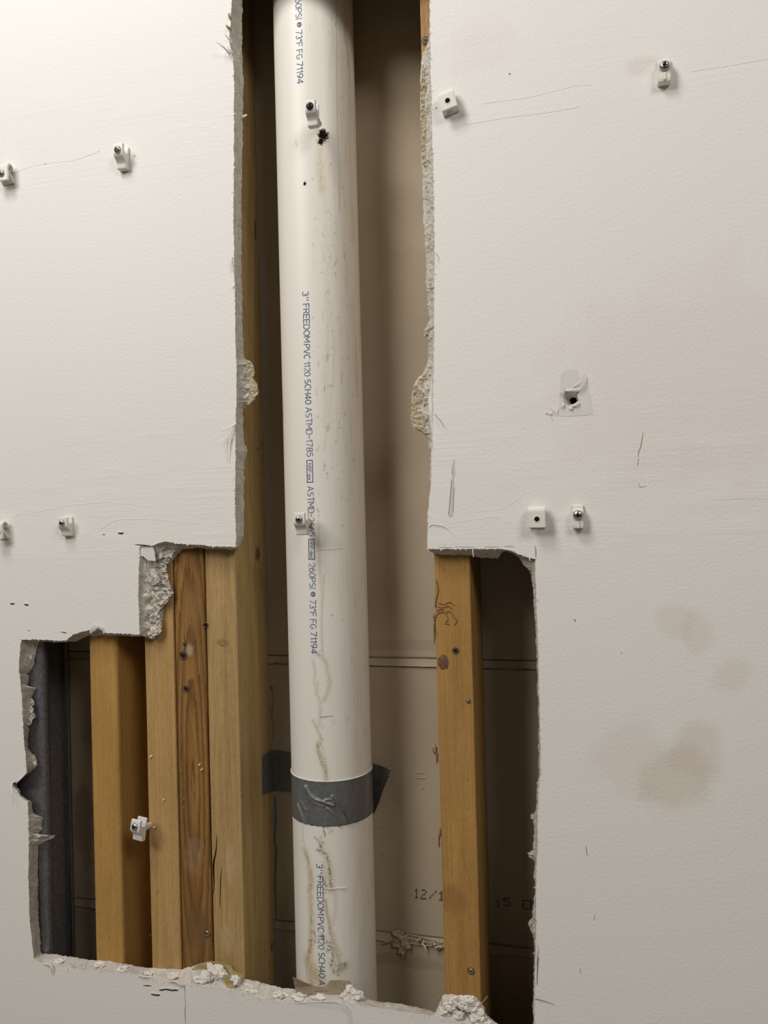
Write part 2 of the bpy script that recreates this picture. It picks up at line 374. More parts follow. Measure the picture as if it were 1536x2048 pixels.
F1, C1, core1 = broken_edge(PAIRS, .0018, 12, .001)
F2, C2, core2 = broken_edge(HOLE, .0012, 6, .0005, .0003)
X0, X1, Z0, Z1 = -1.7, 1.1, -1.25, 1.15
def sheet(y, loops, flip):
    outer = [Vector((X0, y, Z0)), Vector((X1, y, Z0)), Vector((X1, y, Z1)), Vector((X0, y, Z1))]
    polys = [outer]+loops; flat = [p for q in polys for p in q]
    tris = tessellate_polygon([[Vector((p.x, p.z, 0)) for p in q] for q in polys])
    me = pyd([(p.x, y, p.z) for p in flat], [t if not flip else t[::-1] for t in tris])
    bm = bmesh.new(); bm.from_mesh(me)
    for f in bm.faces:
        f.normal_update()
        if (f.normal.y > 0) != flip: f.normal_flip()
    bm.to_mesh(me); bm.free(); return me
wall = obj('wall_front', sheet(0, [F1, F2], False), M['paint'], kind='structure')
obj('gypsum_core', core1, M['gyp'], wall)
obj('gypsum_core', core2, M['papr'], wall)
obj('backing_paper', sheet(T, [C1, C2], True), M['kraft'], wall)

# fuzzy torn paper along the paper edge: hundreds of tiny burrs, one uncountable part
vs, fs = [], []
cen = at(660, 1000, 0)
for k in range(0, len(F1)):
    if random.random() < .55: continue
    p = F1[k]; q = F1[(k+1) % len(F1)]; d = (q-p).normalized() if (q-p).length > 1e-6 else Vector((0, 0, -1))
    inward = Vector((-d.z, 0, d.x)); inward = -inward if inward.dot(C1[k]-p) < 0 else inward
    s = random.choice((1, 1, 1, 1.6, 2.6))*random.uniform(.0005, .0011)
    out = inward*random.uniform(-.9, 1.1)*s + Vector((0, -random.uniform(.2, 1.)*s, 0)) + d*random.uniform(-s, s)
    b = len(vs); w = random.uniform(.0006, .0016)
    vs += [p-d*w*.5, p+d*w*.5, p+d*w*.25+out, p-d*w*.2+out*.8, p+out*1.3+Vector((0, -.0002, 0))]
    fs += [(b, b+1, b+2, b+3), (b+3, b+2, b+4)]
obj('paper_fray', pyd(vs, fs), M['papr'], wall, kind='stuff')

# ------------------------------------------------------------------ small shape helpers (world space)
def ribbon(pts, widths, wdir=None, sub=5, th=.0003, curl=0):
    """thin strip with thickness through 3-D points"""
    P = []
    n = len(pts)
    for i in range(n-1):
        p0 = pts[max(i-1, 0)]; p1 = pts[i]; p2 = pts[i+1]; p3 = pts[min(i+2, n-1)]
        for j in range(sub):
            t = j/sub
            q = .5*((2*p1)+(p2-p0)*t+(2*p0-5*p1+4*p2-p3)*t*t+(3*p1-p0-3*p2+p3)*t**3)
            P.append((q, widths[i]*(1-t)+widths[i+1]*t))
    P.append((pts[-1], widths[-1]))
    vs, fs = [], []
    for i, (p, w) in enumerate(P):
        a = P[max(i-1, 0)][0]; b = P[min(i+1, len(P)-1)][0]; d = (b-a).normalized()
        s = wdir if wdir is not None else d.cross(Vector((0, 1, 0)))
        if s.length < .1: s = Vector((1, 0, 0))
        s = (s-d*s.dot(d)).normalized(); nn = d.cross(s).normalized()
        h = w/2
        vs += [p-s*h+nn*curl*w, p-nn*th, p+s*h+nn*curl*w, p+nn*th]
    for i in range(len(P)-1):
        for k in range(4):
            k2 = (k+1) % 4; fs.append((i*4+k, i*4+k2, i*4+4+k2, i*4+4+k))
    fs += [(0, 1, 2, 3), tuple(len(vs)-4+k for k in (3, 2, 1, 0))]
    return pyd(vs, fs, False)
def plate(pts, yf, th, bulge=0, seed=0):
    """irregular thin plate from px outline; yf(px,py)->depth"""
    bm = bmesh.new()
    vf = [bm.verts.new(at(x, y, yf(x, y))) for x, y in pts]
    f = bm.faces.new(vf)
    r = bmesh.ops.extrude_face_region(bm, geom=[f])
    for g in r['geom']:
        if isinstance(g, bmesh.types.BMVert): g.co.y += th
    bmesh.ops.triangulate(bm, faces=bm.faces)
    if bulge:
        bmesh.ops.subdivide_edges(bm, edges=bm.edges[:], cuts=2, use_grid_fill=True)
        for v in bm.verts: v.co += wob(v.co, 150, seed)*bulge + wob(v.co, 420, seed+3)*bulge*.4
    bmesh.ops.recalc_face_normals(bm, faces=bm.faces)
    return bm
def lump(c, r, seed, sub=3, rough=.35):
    bm = bmesh.new(); bmesh.ops.create_icosphere(bm, subdivisions=sub, radius=1)
    for v in bm.verts:
        n = v.co.copy()
        k = 1+noise.noise(n*1.3+Vector((seed, 0, 0)))*rough+noise.noise(n*3.5+Vector((0, seed, 0)))*rough*.5+noise.noise(n*8+Vector((0, seed, 0)))*rough*.2
        v.co = Vector((n.x*r[0], n.y*r[1], n.z*r[2]))*k + c
    return bm
def disc_lens(c, ax, ay, nrm, n=16, dome=.0003, seed=0, rag=.0):
    vs = [c+nrm*dome]; fs = []
    for i in range(n):
        a = i*2*math.pi/n; k = 1+rag*noise.noise(Vector((math.cos(a)*1.7+seed, math.sin(a)*1.7, seed)))
        vs.append(c+ax*math.cos(a)*k+ay*math.sin(a)*k)
    for i in range(n): fs.append((0, 1+i, 1+(i+1) % n))
    return pyd(vs, fs, True)

# ------------------------------------------------------------------ far wall: three kraft-faced boards with lapped joints
def box(bm, x0, x1, y0, y1, z0, z1):
    v = [bm.verts.new((x, y, z)) for x in (x0, x1) for y in (y0, y1) for z in (z0, z1)]
    for f in ((0, 1, 3, 2), (4, 6, 7, 5), (0, 4, 5, 1), (2, 3, 7, 6), (0, 2, 6, 4), (1, 5, 7, 3)):
        bm.faces.new([v[i] for i in f])
za = at(700, 1315, BK).z; zb = at(700, 1329, BK).z; zc = at(700, 1858, BK).z; zd = at(700, 1872, BK).z
bm = bmesh.new()
box(bm, X0, X1, BK+.013, BK+.02, Z0, Z1)
box(bm, X0-.02, X0, 0, BK+.02, Z0, Z1); box(bm, X1, X1+.02, 0, BK+.02, Z0, Z1)  # unseen sides and top added to keep stray light out of the cavity
box(bm, X0, X1, 0, BK+.02, Z1, Z1+.02)
bmesh.ops.recalc_face_normals(bm, faces=bm.faces)
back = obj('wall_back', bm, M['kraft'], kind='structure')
def board(z0, z1):
    nx = 60; bm = bmesh.new(); rows = []
    for z, y in ((z0, BK+.0125), (z0, BK+.0012), (z0+.002, BK), (z1-.002, BK), (z1, BK+.0012), (z1, BK+.0125)):
        rows.append([bm.verts.new((X0+(X1-X0)*i/nx, y+(.0004*noise.noise(Vector((i*.7, z*9, 0))) if y < BK+.01 else 0), z+.0006*noise.noise(Vector((i*.9, z*30, 4))))) for i in range(nx+1)])
    for a, b in zip(rows, rows[1:]):
        for i in range(nx): bm.faces.new((a[i], a[i+1], b[i+1], b[i]))
    bmesh.ops.recalc_face_normals(bm, faces=bm.faces)
    for f in bm.faces:
        pass
    return bm
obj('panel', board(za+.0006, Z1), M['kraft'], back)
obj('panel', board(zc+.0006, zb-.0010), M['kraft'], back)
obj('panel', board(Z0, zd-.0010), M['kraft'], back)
def lip(z0, z1, seed, fray):
    bm = bmesh.new(); nx = 700; rows = []
    xs = [X0+(X1-X0)*i/nx for i in range(nx+1)]
    for z, y, j in ((z1, BK+.003, 0), (z1, BK-.0008, 0), ((z0+z1)/2, BK-.0014, 0), (z0+.0008, BK-.0020, .2), (z0, BK-.0022, 1), (z0, BK+.003, 1)):
        rows.append([bm.verts.new((x, y-abs(noise.noise(Vector((x*160, seed, 0))))*.0012*j*fray, z+j*fray*.0012*noise.noise(Vector((x*120, seed, 3))))) for x in xs])
    for a, b in zip(rows, rows[1:]):
        for i in range(nx): bm.faces.new((a[i], a[i+1], b[i+1], b[i]))
    bmesh.ops.recalc_face_normals(bm, faces=bm.faces); return bm
obj('folded_edge', lip(zb, za, 1, 1.0), M['kraft'], back)
obj('folded_edge', lip(zd, zc, 7, 1.3), M['kraft'], back)
# torn rubble on the lower joint
for i, (x, y, w, h) in enumerate(((800, 1870, 12, 8), (812, 1884, 9, 12), (794, 1886, 8, 8), (806, 1900, 6, 9), (878, 1890, 8, 7), (866, 1884, 5, 4), (838, 1878, 5, 4))):
    c = at(x, y, BK-.002); k = .00062
    obj('torn_paper_clump', lump(c, (w*k, .0035, h*k), i*3.3, 3, .9), M['kraft'], back)
for pts in ([(812,1868),(830,1872),(850,1877),(884,1886)], [(815,1876),(830,1880),(848,1884),(872,1890)], [(848,1880),(846,1888),(850,1894),(853,1904)], [(786,1880),(776,1884),(766,1886)]):
    obj('torn_paper_strip', ribbon([at(x, y, BK-.004) for x, y in pts], [.0012, .0024, .0022, .0008][:len(pts)], sub=6, th=.0006), M['papr' if pts[0][0] == 848 else 'flap'], back)
for i, (x, y, a, b_) in enumerate(((767,1655,6,3),(772,1665,8,2.5),(768,1708,5,5),(838,1545,9,1.2),(845,1556,8,1.5),(835,1556,6,1.2),(845,1576,4,1.3),(772,1623,2,2),(800,1622,2,2))):
    obj('paper_fleck', lump(at(x, y, BK-.0003), (a*.0005, .0006, b_*.0006), i, 1, .7), M['kraft'], back)

# ------------------------------------------------------------------ stencilled date on the far board
def text_mesh(s, size=1.0, bold=0):
    cu = bpy.data.curves.new('t', 'FONT'); cu.body = s; cu.size = size; cu.resolution_u = 3; cu.offset = .012; cu.fill_mode = 'FRONT'
    o = bpy.data.objects.new('t', cu); COL.objects.link(o)
    dg = bpy.context.evaluated_depsgraph_get(); me = bpy.data.meshes.new_from_object(o.evaluated_get(dg))
    v = np.array([tuple(x.co) for x in me.vertices]); f = [tuple(p.vertices) for p in me.polygons]
    bpy.data.objects.remove(o); bpy.data.curves.remove(cu); bpy.data.meshes.remove(me)
    return v, f
DOT = {'1': ['.#.', '##.', '.#.', '.#.', '.#.', '.#.', '###'], '2': ['.###.', '....#', '....#', '..##.', '.#...', '#....', '#####'],
       '/': ['....#', '....#', '...#.', '..#..', '.#...', '#....', '#....'], '6': ['.###.', '#....', '#....', '####.', '#...#', '#...#', '.###.'],
       '5': ['#####', '#....', '####.', '....#', '....#', '#...#', '.###.'], '0': ['#####', '....#', '#...#', '#...#', '#...#', '#...#', '.###.']}
sv, sf = [], []
for ch, px0, px1, py0, py1 in (('1', 830, 836, 1777, 1797), ('2', 841, 853, 1779, 1799), ('/', 859, 873, 1781, 1798), ('1', 878, 888, 1782, 1802), ('1', 993, 1000, 1800, 1814), ('5', 1006, 1020, 1796, 1813), ('0', 1044, 1064, 1800, 1820)):
    g = DOT[ch]; R_, C_ = len(g), len(g[0])
    for r in range(R_):
        for c in range(C_):
            if g[r][c] == '#':
                a = at(px0+(px1-px0)*c/C_, py0+(py1-py0)*r/R_, BK-.0003); b2 = at(px0+(px1-px0)*(c+.92)/C_, py0+(py1-py0)*(r+.88)/R_, BK-.0003)
                k = len(sv); sv += [a, (b2.x, a.y, a.z), b2, (a.x, a.y, b2.z)]; sf.append((k, k+3, k+2, k+1))
obj('stencilled_date', pyd(sv, sf), M['stencil'], back)

# ------------------------------------------------------------------ floor
bm = bmesh.new(); box(bm, X0-.5, X1+.5, -2.2, BK+.02, Z0-.03, Z0)
bmesh.ops.recalc_face_normals(bm, faces=bm.faces)
obj('floor', bm, M['floor'], kind='structure')

# ------------------------------------------------------------------ timber studs
def stud_mesh(x0, w, seed, bev=.0016, z0=Z0+.001, z1=Z1-.001, wav=.0004, y1=BK-.0045):
    """plan section with eased arrises, lofted along z with a slight wander"""
    h = w/2; y0 = T+.0004; d = y1-y0
    sec = [(-h, d-bev), (-h, bev), (-h+bev*.35, bev*.35), (-h+bev, 0), (h-bev, 0), (h-bev*.35, bev*.35), (h, bev), (h, d-bev), (h-bev, d), (-h+bev, d)]
    nz = 420; n = len(sec); vs, fs = [], []
    for k in range(nz+1):
        z = z0+(z1-z0)*k/nz
        for i, (a, b) in enumerate(sec):
            wx = wav*noise.noise(Vector((seed+(a > 0)*9, z*7, 0)))+wav*.5*noise.noise(Vector((seed+(a > 0)*5, z*60, 1)))
            wy = .0003*abs(noise.noise(Vector((a*40+seed, z*9, 3)))) if b < d*.5 else 0
            vs.append((a+wx, y0+b+wy, z))
    for k in range(nz):
        for i in range(n):
            j = (i+1) % n; fs.append((k*n+i, k*n+j, (k+1)*n+j, (k+1)*n+i))
    fs += [tuple(range(n)), tuple(nz*n+i for i in reversed(range(n)))]
    me = pyd(vs, fs); bm = bmesh.new(); bm.from_mesh(me); bmesh.ops.recalc_face_normals(bm, faces=bm.faces); bm.to_mesh(me); bm.free()
    return me
S1, S2, S5 = -.5607, -.4873, -.1478      # left faces from the camera solve
WD = .0381
def xl(px, py): return at(px, py, T).x
studs = {}
HON_L, HON_D = (.60, .40, .175), (.42, .255, .095)
Pst = lambda x, y, ox: tuple(at(x, y, T)-Vector((ox, 0, 0)))
def add_stud(key, x0, label, mat, bev=.0016, wav=.0004):
    ox = x0+WD/2
    o = obj('wooden_stud', stud_mesh(x0, WD-.0006, len(studs)*11.3, bev, wav=wav), mat); o.location = (ox, 0, 0)
    o['label'] = label; o['category'] = 'stud'; o['group'] = 'upright timber studs in the wall opening'
    studs[key] = o; return o
a_ = S2+WD/2
add_stud('single', S1, 'lone honey-coloured wooden stud between the metal stud and the bundle of three studs',
         make_wood('wood_single', (.50, .29, .09), (.40, .215, .06), 1, .5), .0032)
add_stud('pack1', S2, 'left stud of the bundle of three, with white clip hanging at its left edge',
         make_wood('wood_pack_a', (.54, .345, .14), (.40, .235, .08), 2, .6))
o2 = S2+WD+.0009
add_stud('pack2', o2, 'darker middle stud of the bundle of three, with bold curved grain and sunken nails',
         make_wood('wood_pack_b', (.35, .185, .055), (.22, .105, .03), 3, .9, .75,
                   [(Pst(395, 1860, o2+WD/2), (.018, .1, .03), (.16, .09, .035), .75), (Pst(385, 1220, o2+WD/2), (.012, .1, .035), (.28, .16, .06), .5),
                    (Pst(378, 1300, o2+WD/2), (.005, .1, .009), (.60, .53, .42), .45), (Pst(385, 1710, o2+WD/2), (.012, .1, .03), (.50, .40, .26), .18), (Pst(410, 1290, o2+WD/2), (.006, .1, .05), (.24, .13, .05), .5)]))
o3 = o2+WD+.0010
add_stud('pack3', o3, 'right stud of the bundle of three, its deep side face towards the white pipe',
         make_wood('wood_pack_c', (.50, .34, .15), (.37, .235, .09), 4, .7, .12,
                   [(Pst(460, 1730, o3+WD/2), (.006, .02, .03), (.60, .50, .36), .25), (Pst(455, 1880, o3+WD/2), (.010, .02, .02), (.58, .48, .34), .2), (Pst(445, 1285, o3+WD/2), (.008, .03, .006), (.20, .12, .05), .6)]))
add_stud('right', S5, 'wooden stud right of the white pipe, dark knot on its left edge',
         make_wood('wood_right', (.47, .27, .085), (.35, .185, .052), 5, .7, .0,
                   [(Pst(905, 1800, S5+WD/2), (.02, .1, .02), (.24, .12, .04), .5), (Pst(900, 1200, S5+WD/2), (.016, .1, .05), (.42, .23, .07), .45), (Pst(905, 1500, S5+WD/2), (.02, .1, .07), (.36, .20, .07), .4)], 1.3), .0012)

def part_on(o, bm_or_me, name, mat, **kw):
    return obj(name, rel(o, bm_or_me), mat, o, **kw)
X_, Y_, Z_ = Vector((1, 0, 0)), Vector((0, 1, 0)), Vector((0, 0, 1))
# knots
def knot_front(o, px, py, rx, rz, mat='knot', seed=0, dome=.0012, rag=.25):
    part_on(o, disc_lens(at(px, py, T+.0003), X_*rx, Z_*rz, -Y_, 20, dome, seed, rag), 'knot', M[mat])
knot_front(studs['right'], 887, 1324, .0062, .0076)
knot_front(studs['pack3'], 444, 1287, .0035, .0028, 'knotp', 3, .0004)
xr = o3+WD-.0002
for px, py, ry, rz in ((515, 1107, .0085, .0095), (544, 1893, .003, .005), (511, 460, .002, .012), (516, 897, .0018, .002), (543, 1375, .002, .004)):
    c = at_x(px, py, xr+.0002)
    part_on(studs['pack3'], disc_lens(c, Y_*ry, Z_*rz, X_, 18, .0007, px, .25), 'knot', M['knotp' if px == 515 else 'knot'])
    if px == 515: part_on(studs['pack3'], disc_lens(c+X_*.0005, Y_*.0062, Z_*.0072, X_, 18, .0006, 2, .5), 'knot', M['knot'])
# glue ripples / blobs on right stud
for pts, w in (([(873,1160),(876,1180),(872,1200),(870,1216)], .002), ([(872,1222),(884,1218),(890,1226),(899,1222),(908,1232)], .0012), ([(870,1236),(876,1226),(886,1224)], .0012), ([(892,1228),(896,1238),(890,1246),(900,1248)], .001), ([(905,1232),(914,1240),(908,1250)], .001),
               ([(876,1205),(888,1208),(900,1204),(910,1212)], .0009), ([(874,1212),(884,1215),(896,1212),(906,1218)], .0008)):
    part_on(studs['right'], ribbon([at(x, y, T+.0001) for x, y in pts], [w*.4]+[w]*(len(pts)-2)+[w*.4], th=.0007), 'glue_ripple', M['resin'])
for i, (x, y, a, b_) in enumerate(((868,1232,3,5),(869,1262,2,22),(870,1498,4,10),(874,1514,2.5,13),(880,1665,3,9),(878,1682,2,12),(870,1240,3,3))):
    part_on(studs['right'], lump(at(x, y, T+.004), (a*.00055, .0025, b_*.00058), i*5, 2, .5), 'glue_blob', M['resin'])
# open split on the right stud of the bundle
part_on(studs['pack3'], ribbon([at(x, y, T+.0002) for x, y in ((434,1670),(432,1700),(427,1730),(428,1770),(426,1790))], [.0003, .0012, .0022, .0012, .0002], th=.0002), 'split', M['dark'])
part_on(studs['pack3'], ribbon([at(x, y, T+.0002) for x, y in ((443,1735),(441,1760),(440,1800),(439,1815))], [.0002, .001, .0007, .0001], th=.0002), 'split', M['dark'])

# ------------------------------------------------------------------ metal stud (far left)
xe = at(90, 1600, T).x
prof = [(xe-.10, T+.0012), (xe-.012, T+.0012), (xe-.004, T+.0014), (xe-.0015, T+.003), (xe-.0002, T+.006), (xe, T+.011)]
xb = at(140, 1600, BK-.008).x
prof = [(xb, BK-.010), (xb, BK-.004), (xb-.0015, BK-.0022), (xb-.004, BK-.0018), (xe-.036, BK-.0018), (xe-.038, BK-.004), (xe-.038, T+.004), (xe-.036, T+.0012)] + [(xe-.012, T+.0012), (xe-.004, T+.0014), (xe-.0015, T+.003), (xe-.0002, T+.006), (xe, T+.011)]
vs, fs = [], []; nz = 120
for k in range(nz+1):
    z = Z0+.001+(Z1-Z0-.002)*k/nz
    for i, (x, y) in enumerate(prof):
        dent = .0028*math.exp(-((z-at(95, 1830, T).z)/.035)**2) if 8 <= i else 0
        vs.append((x-xe-dent*1.2+.0003*noise.noise(Vector((z*8, i, 0))), y+dent, z))
n = len(prof)
for k in range(nz):
    for i in range(n-1): fs.append((k*n+i, k*n+i+1, (k+1)*n+i+1, (k+1)*n+i))
me = pyd(vs, fs, True)
ms = obj('metal_stud', me, M['galv']); ms.location = (xe, 0, 0)
md = ms.modifiers.new('s', 'SOLIDIFY'); md.thickness = .0008; md.offset = 0
ms['label'] = 'grey galvanised metal stud at the far left of the opening behind broken plasterboard'; ms['category'] = 'stud'

# ------------------------------------------------------------------ PVC pipe
phs = np.concatenate([np.linspace(-math.pi*.62, math.pi*.62, 170), np.linspace(math.pi*.62, math.pi*1.38, 26)[1:-1]])
zs = np.concatenate([[Z0+.002, -1.0], np.arange(-.78, .78, .0012), [1.0, Z1-.002]])
NP, NZ = len(phs), len(zs)
PH, ZZ = np.meshgrid(phs, zs)
V = np.stack([PR*np.sin(PH), -PR*np.cos(PH), ZZ], -1).reshape(-1, 3)
idx = np.arange(NP*NZ).reshape(NZ, NP); nx = np.roll(idx, -1, 1)
Q = np.stack([idx[:-1], nx[:-1], nx[1:], idx[1:]], -1).reshape(-1, 4)
me = bpy.data.meshes.new('pipe'); me.vertices.add(len(V)); me.vertices.foreach_set('co', V.ravel())
me.loops.add(Q.size); me.loops.foreach_set('vertex_index', Q.ravel()); me.polygons.add(len(Q))
me.polygons.foreach_set('loop_start', np.arange(len(Q))*4); me.polygons.foreach_set('loop_total', np.full(len(Q), 4)); me.update(calc_edges=True); me.shade_smooth()
G = np.zeros((NZ*NP, 3)); SS = (PH*PR).ravel(); ZV = ZZ.ravel()
rng = np.random.default_rng(3)
def stroke(pts, w, ch, st, soft=1.0):
    """grime along a px polyline, w in px"""
    q = [on_pipe(x, y) for x, y in pts]; q = [(a*PR, z) for a, z in q]; w = w/1.72/1000
    for (s0, z0), (s1, z1) in zip(q, q[1:]) if len(q) > 1 else [(q[0], (q[0][0], q[0][1]-1e-5))]:
        m_ = (ZV > min(z0, z1)-w*3) & (ZV < max(z0, z1)+w*3)
        ds, dz = s1-s0, z1-z0; l2 = ds*ds+dz*dz+1e-12
        t = np.clip(((SS[m_]-s0)*ds+(ZV[m_]-z0)*dz)/l2, 0, 1)
        d = np.hypot(SS[m_]-s0-t*ds, ZV[m_]-z0-t*dz)
        G[m_, ch] = np.maximum(G[m_, ch], st*np.exp(-(d/w)**2*soft))
TAN, YEL, DRK = 0, 1, 2
# leak trails above the tape
stroke([(690,50),(692,85),(696,110),(697,130)], 4, YEL, .75); stroke([(697,110),(700,300),(706,480)], 9, TAN, .28)
stroke([(640,290),(641,310),(640,340),(644,380)], 8, YEL, .42); stroke([(642,330),(650,420),(652,520),(655,640),(650,760),(652,850)], 6, TAN, .22)
stroke([(655,560),(660,640),(668,700),(660,800),(648,900)], 3, TAN, .26)
stroke([(672,0),(673,200),(676,330),(678,420)], 1.6, TAN, .5); stroke([(706,610),(712,700),(716,790)], 5, YEL, .28); stroke([(712,700),(714,795)], 1.6, TAN, .8)
stroke([(636,1040),(640,1150),(644,1190),(643,1280),(646,1310)], 3, TAN, .4); stroke([(648,1150),(645,1200),(643,1260),(646,1320)], 2, TAN, .6)
stroke([(630,1305),(642,1312),(652,1325),(655,1345),(660,1365),(655,1385),(648,1400)], 4, TAN, .6)
stroke([(626,1320),(630,1340),(628,1365),(634,1375),(634,1390)], 3, TAN, .55); stroke([(634,1365),(632,1385),(640,1400),(640,1440),(636,1460)], 4, TAN, .45)
stroke([(626,1440),(636,1462),(644,1480),(640,1478)], 3, TAN, .7); stroke([(637,1485),(636,1500),(642,1515),(650,1540),(653,1562)], 5, TAN, .85); stroke([(634,1488),(637,1505),(643,1530)], 1.6, DRK, .35); stroke([(640,1485),(648,1500),(654,1550)], 1.6, DRK, .3)
# below the tape
stroke([(647,1650),(648,1660),(650,1672)], 2, DRK, .9); stroke([(655,1655),(664,1660),(660,1664)], 3, TAN, .6)
for x, y in ((630,1675),(636,1676),(642,1674),(638,1682),(645,1686),(641,1692),(634,1678)): stroke([(x, y)], 2.2, DRK, .7)
stroke([(640,1684),(642,1696),(634,1700),(642,1702),(650,1708),(654,1716),(658,1730),(660,1760),(662,1775)], 2.4, DRK, .75)
stroke([(642,1684),(644,1700),(654,1712),(660,1740),(662,1780)], 7, TAN, .55)
stroke([(610,1700),(614,1712),(618,1730),(620,1750),(622,1765),(620,1785),(622,1810),(623,1840),(622,1870),(621,1900),(618,1925),(620,1950),(624,1975)], 7, TAN, .75)
stroke([(611,1702),(616,1720),(618,1732)], 2, DRK, .4); stroke([(621,1745),(624,1760),(619,1780)], 4, YEL, .8); stroke([(621,1880),(620,1900),(616,1910)], 4, YEL, .8)
stroke([(622,1830),(623,1870),(622,1890),(617,1908),(613,1930),(614,1960)], 2, DRK, .42)
stroke([(646,1725),(650,1745),(652,1770),(650,1785)], 3, TAN, .6); stroke([(641,1750),(650,1768),(652,1772)], 3, DRK, .6)
stroke([(650,1800),(652,1820),(658,1840),(662,1870),(668,1890),(674,1910),(680,1925),(684,1940)], 4, TAN, .8); stroke([(651,1800),(656,1835),(660,1870)], 1.5, DRK, .35)
stroke([(668,1780),(672,1800),(670,1830),(664,1850)], 4, TAN, .35); stroke([(664,1860),(672,1890),(682,1910)], 3, TAN, .6)
stroke([(643,1868),(650,1880),(658,1888),(662,1898),(655,1900)], 3.4, DRK, 1.0); stroke([(656,1886),(664,1900),(666,1915)], 2.4, DRK, .8); stroke([(628,1862),(631,1872),(630,1884)], 1.8, DRK, .8)
stroke([(664,1920),(662,1935),(668,1945),(678,1938),(690,1932),(690,1926),(676,1930)], 2.4, DRK, .7); stroke([(665,1925),(680,1940),(692,1930)], 8, TAN, .6); stroke([(675,1945),(676,1950)], 2, DRK, .8)
stroke([(616,1920),(630,1945),(640,1960),(645,1975)], 13, TAN, .75); stroke([(618,1930),(628,1950),(625,1975)], 9, YEL, .6); stroke([(628,1940),(640,1960),(648,1980)], 8, YEL, .35)
stroke([(735,1770),(737,1800),(738,1815)], 1.5, DRK, .35); stroke([(605,1650),(607,1680),(609,1690)], 1.5, TAN, .6)
# around the punctures
stroke([(640,262),(648,272),(644,284),(636,280)], 5, DRK, .6); stroke([(618,1042),(617,1052)], 6, YEL, 1.0); stroke([(622,1000),(624,1010),(624,1030)], 5, YEL, .4); stroke([(618,1048)], 5, DRK, .7)
stroke([(634,1016),(637,1024),(637,1032)], 1.4, DRK, .6); stroke([(609,366)], 3.5, DRK, .7); stroke([(660,327)], 1.6, DRK, 1); stroke([(592,280),(593,292)], 1.8, DRK, .5)
for k in range(150):
    x = rng.uniform(625, 705); y = rng.uniform(430, 1010) if k < 90 else rng.uniform(20, 1640)
    x += (y-700)*.026
    if rng.random() < .4: stroke([(x, y), (x+rng.uniform(-3, 3), y+rng.uniform(3, 14))], rng.uniform(.9, 1.5), DRK, rng.uniform(.2, .55))
    else: stroke([(x, y)], rng.uniform(1.0, 2.0), DRK, rng.uniform(.3, .75))
ca = me.color_attributes.new('grime', 'FLOAT_COLOR', 'POINT')
ca.data.foreach_set('color', np.concatenate([np.clip(G, 0, 1), np.ones((len(G), 1))], 1).ravel())
pipe = obj('plastic_pipe', me, M['pvc']); pipe.location = (PX_, PY_, 0)
pipe['label'] = 'white plastic drain pipe standing upright in the middle of the wall opening'; pipe['category'] = 'pipe'

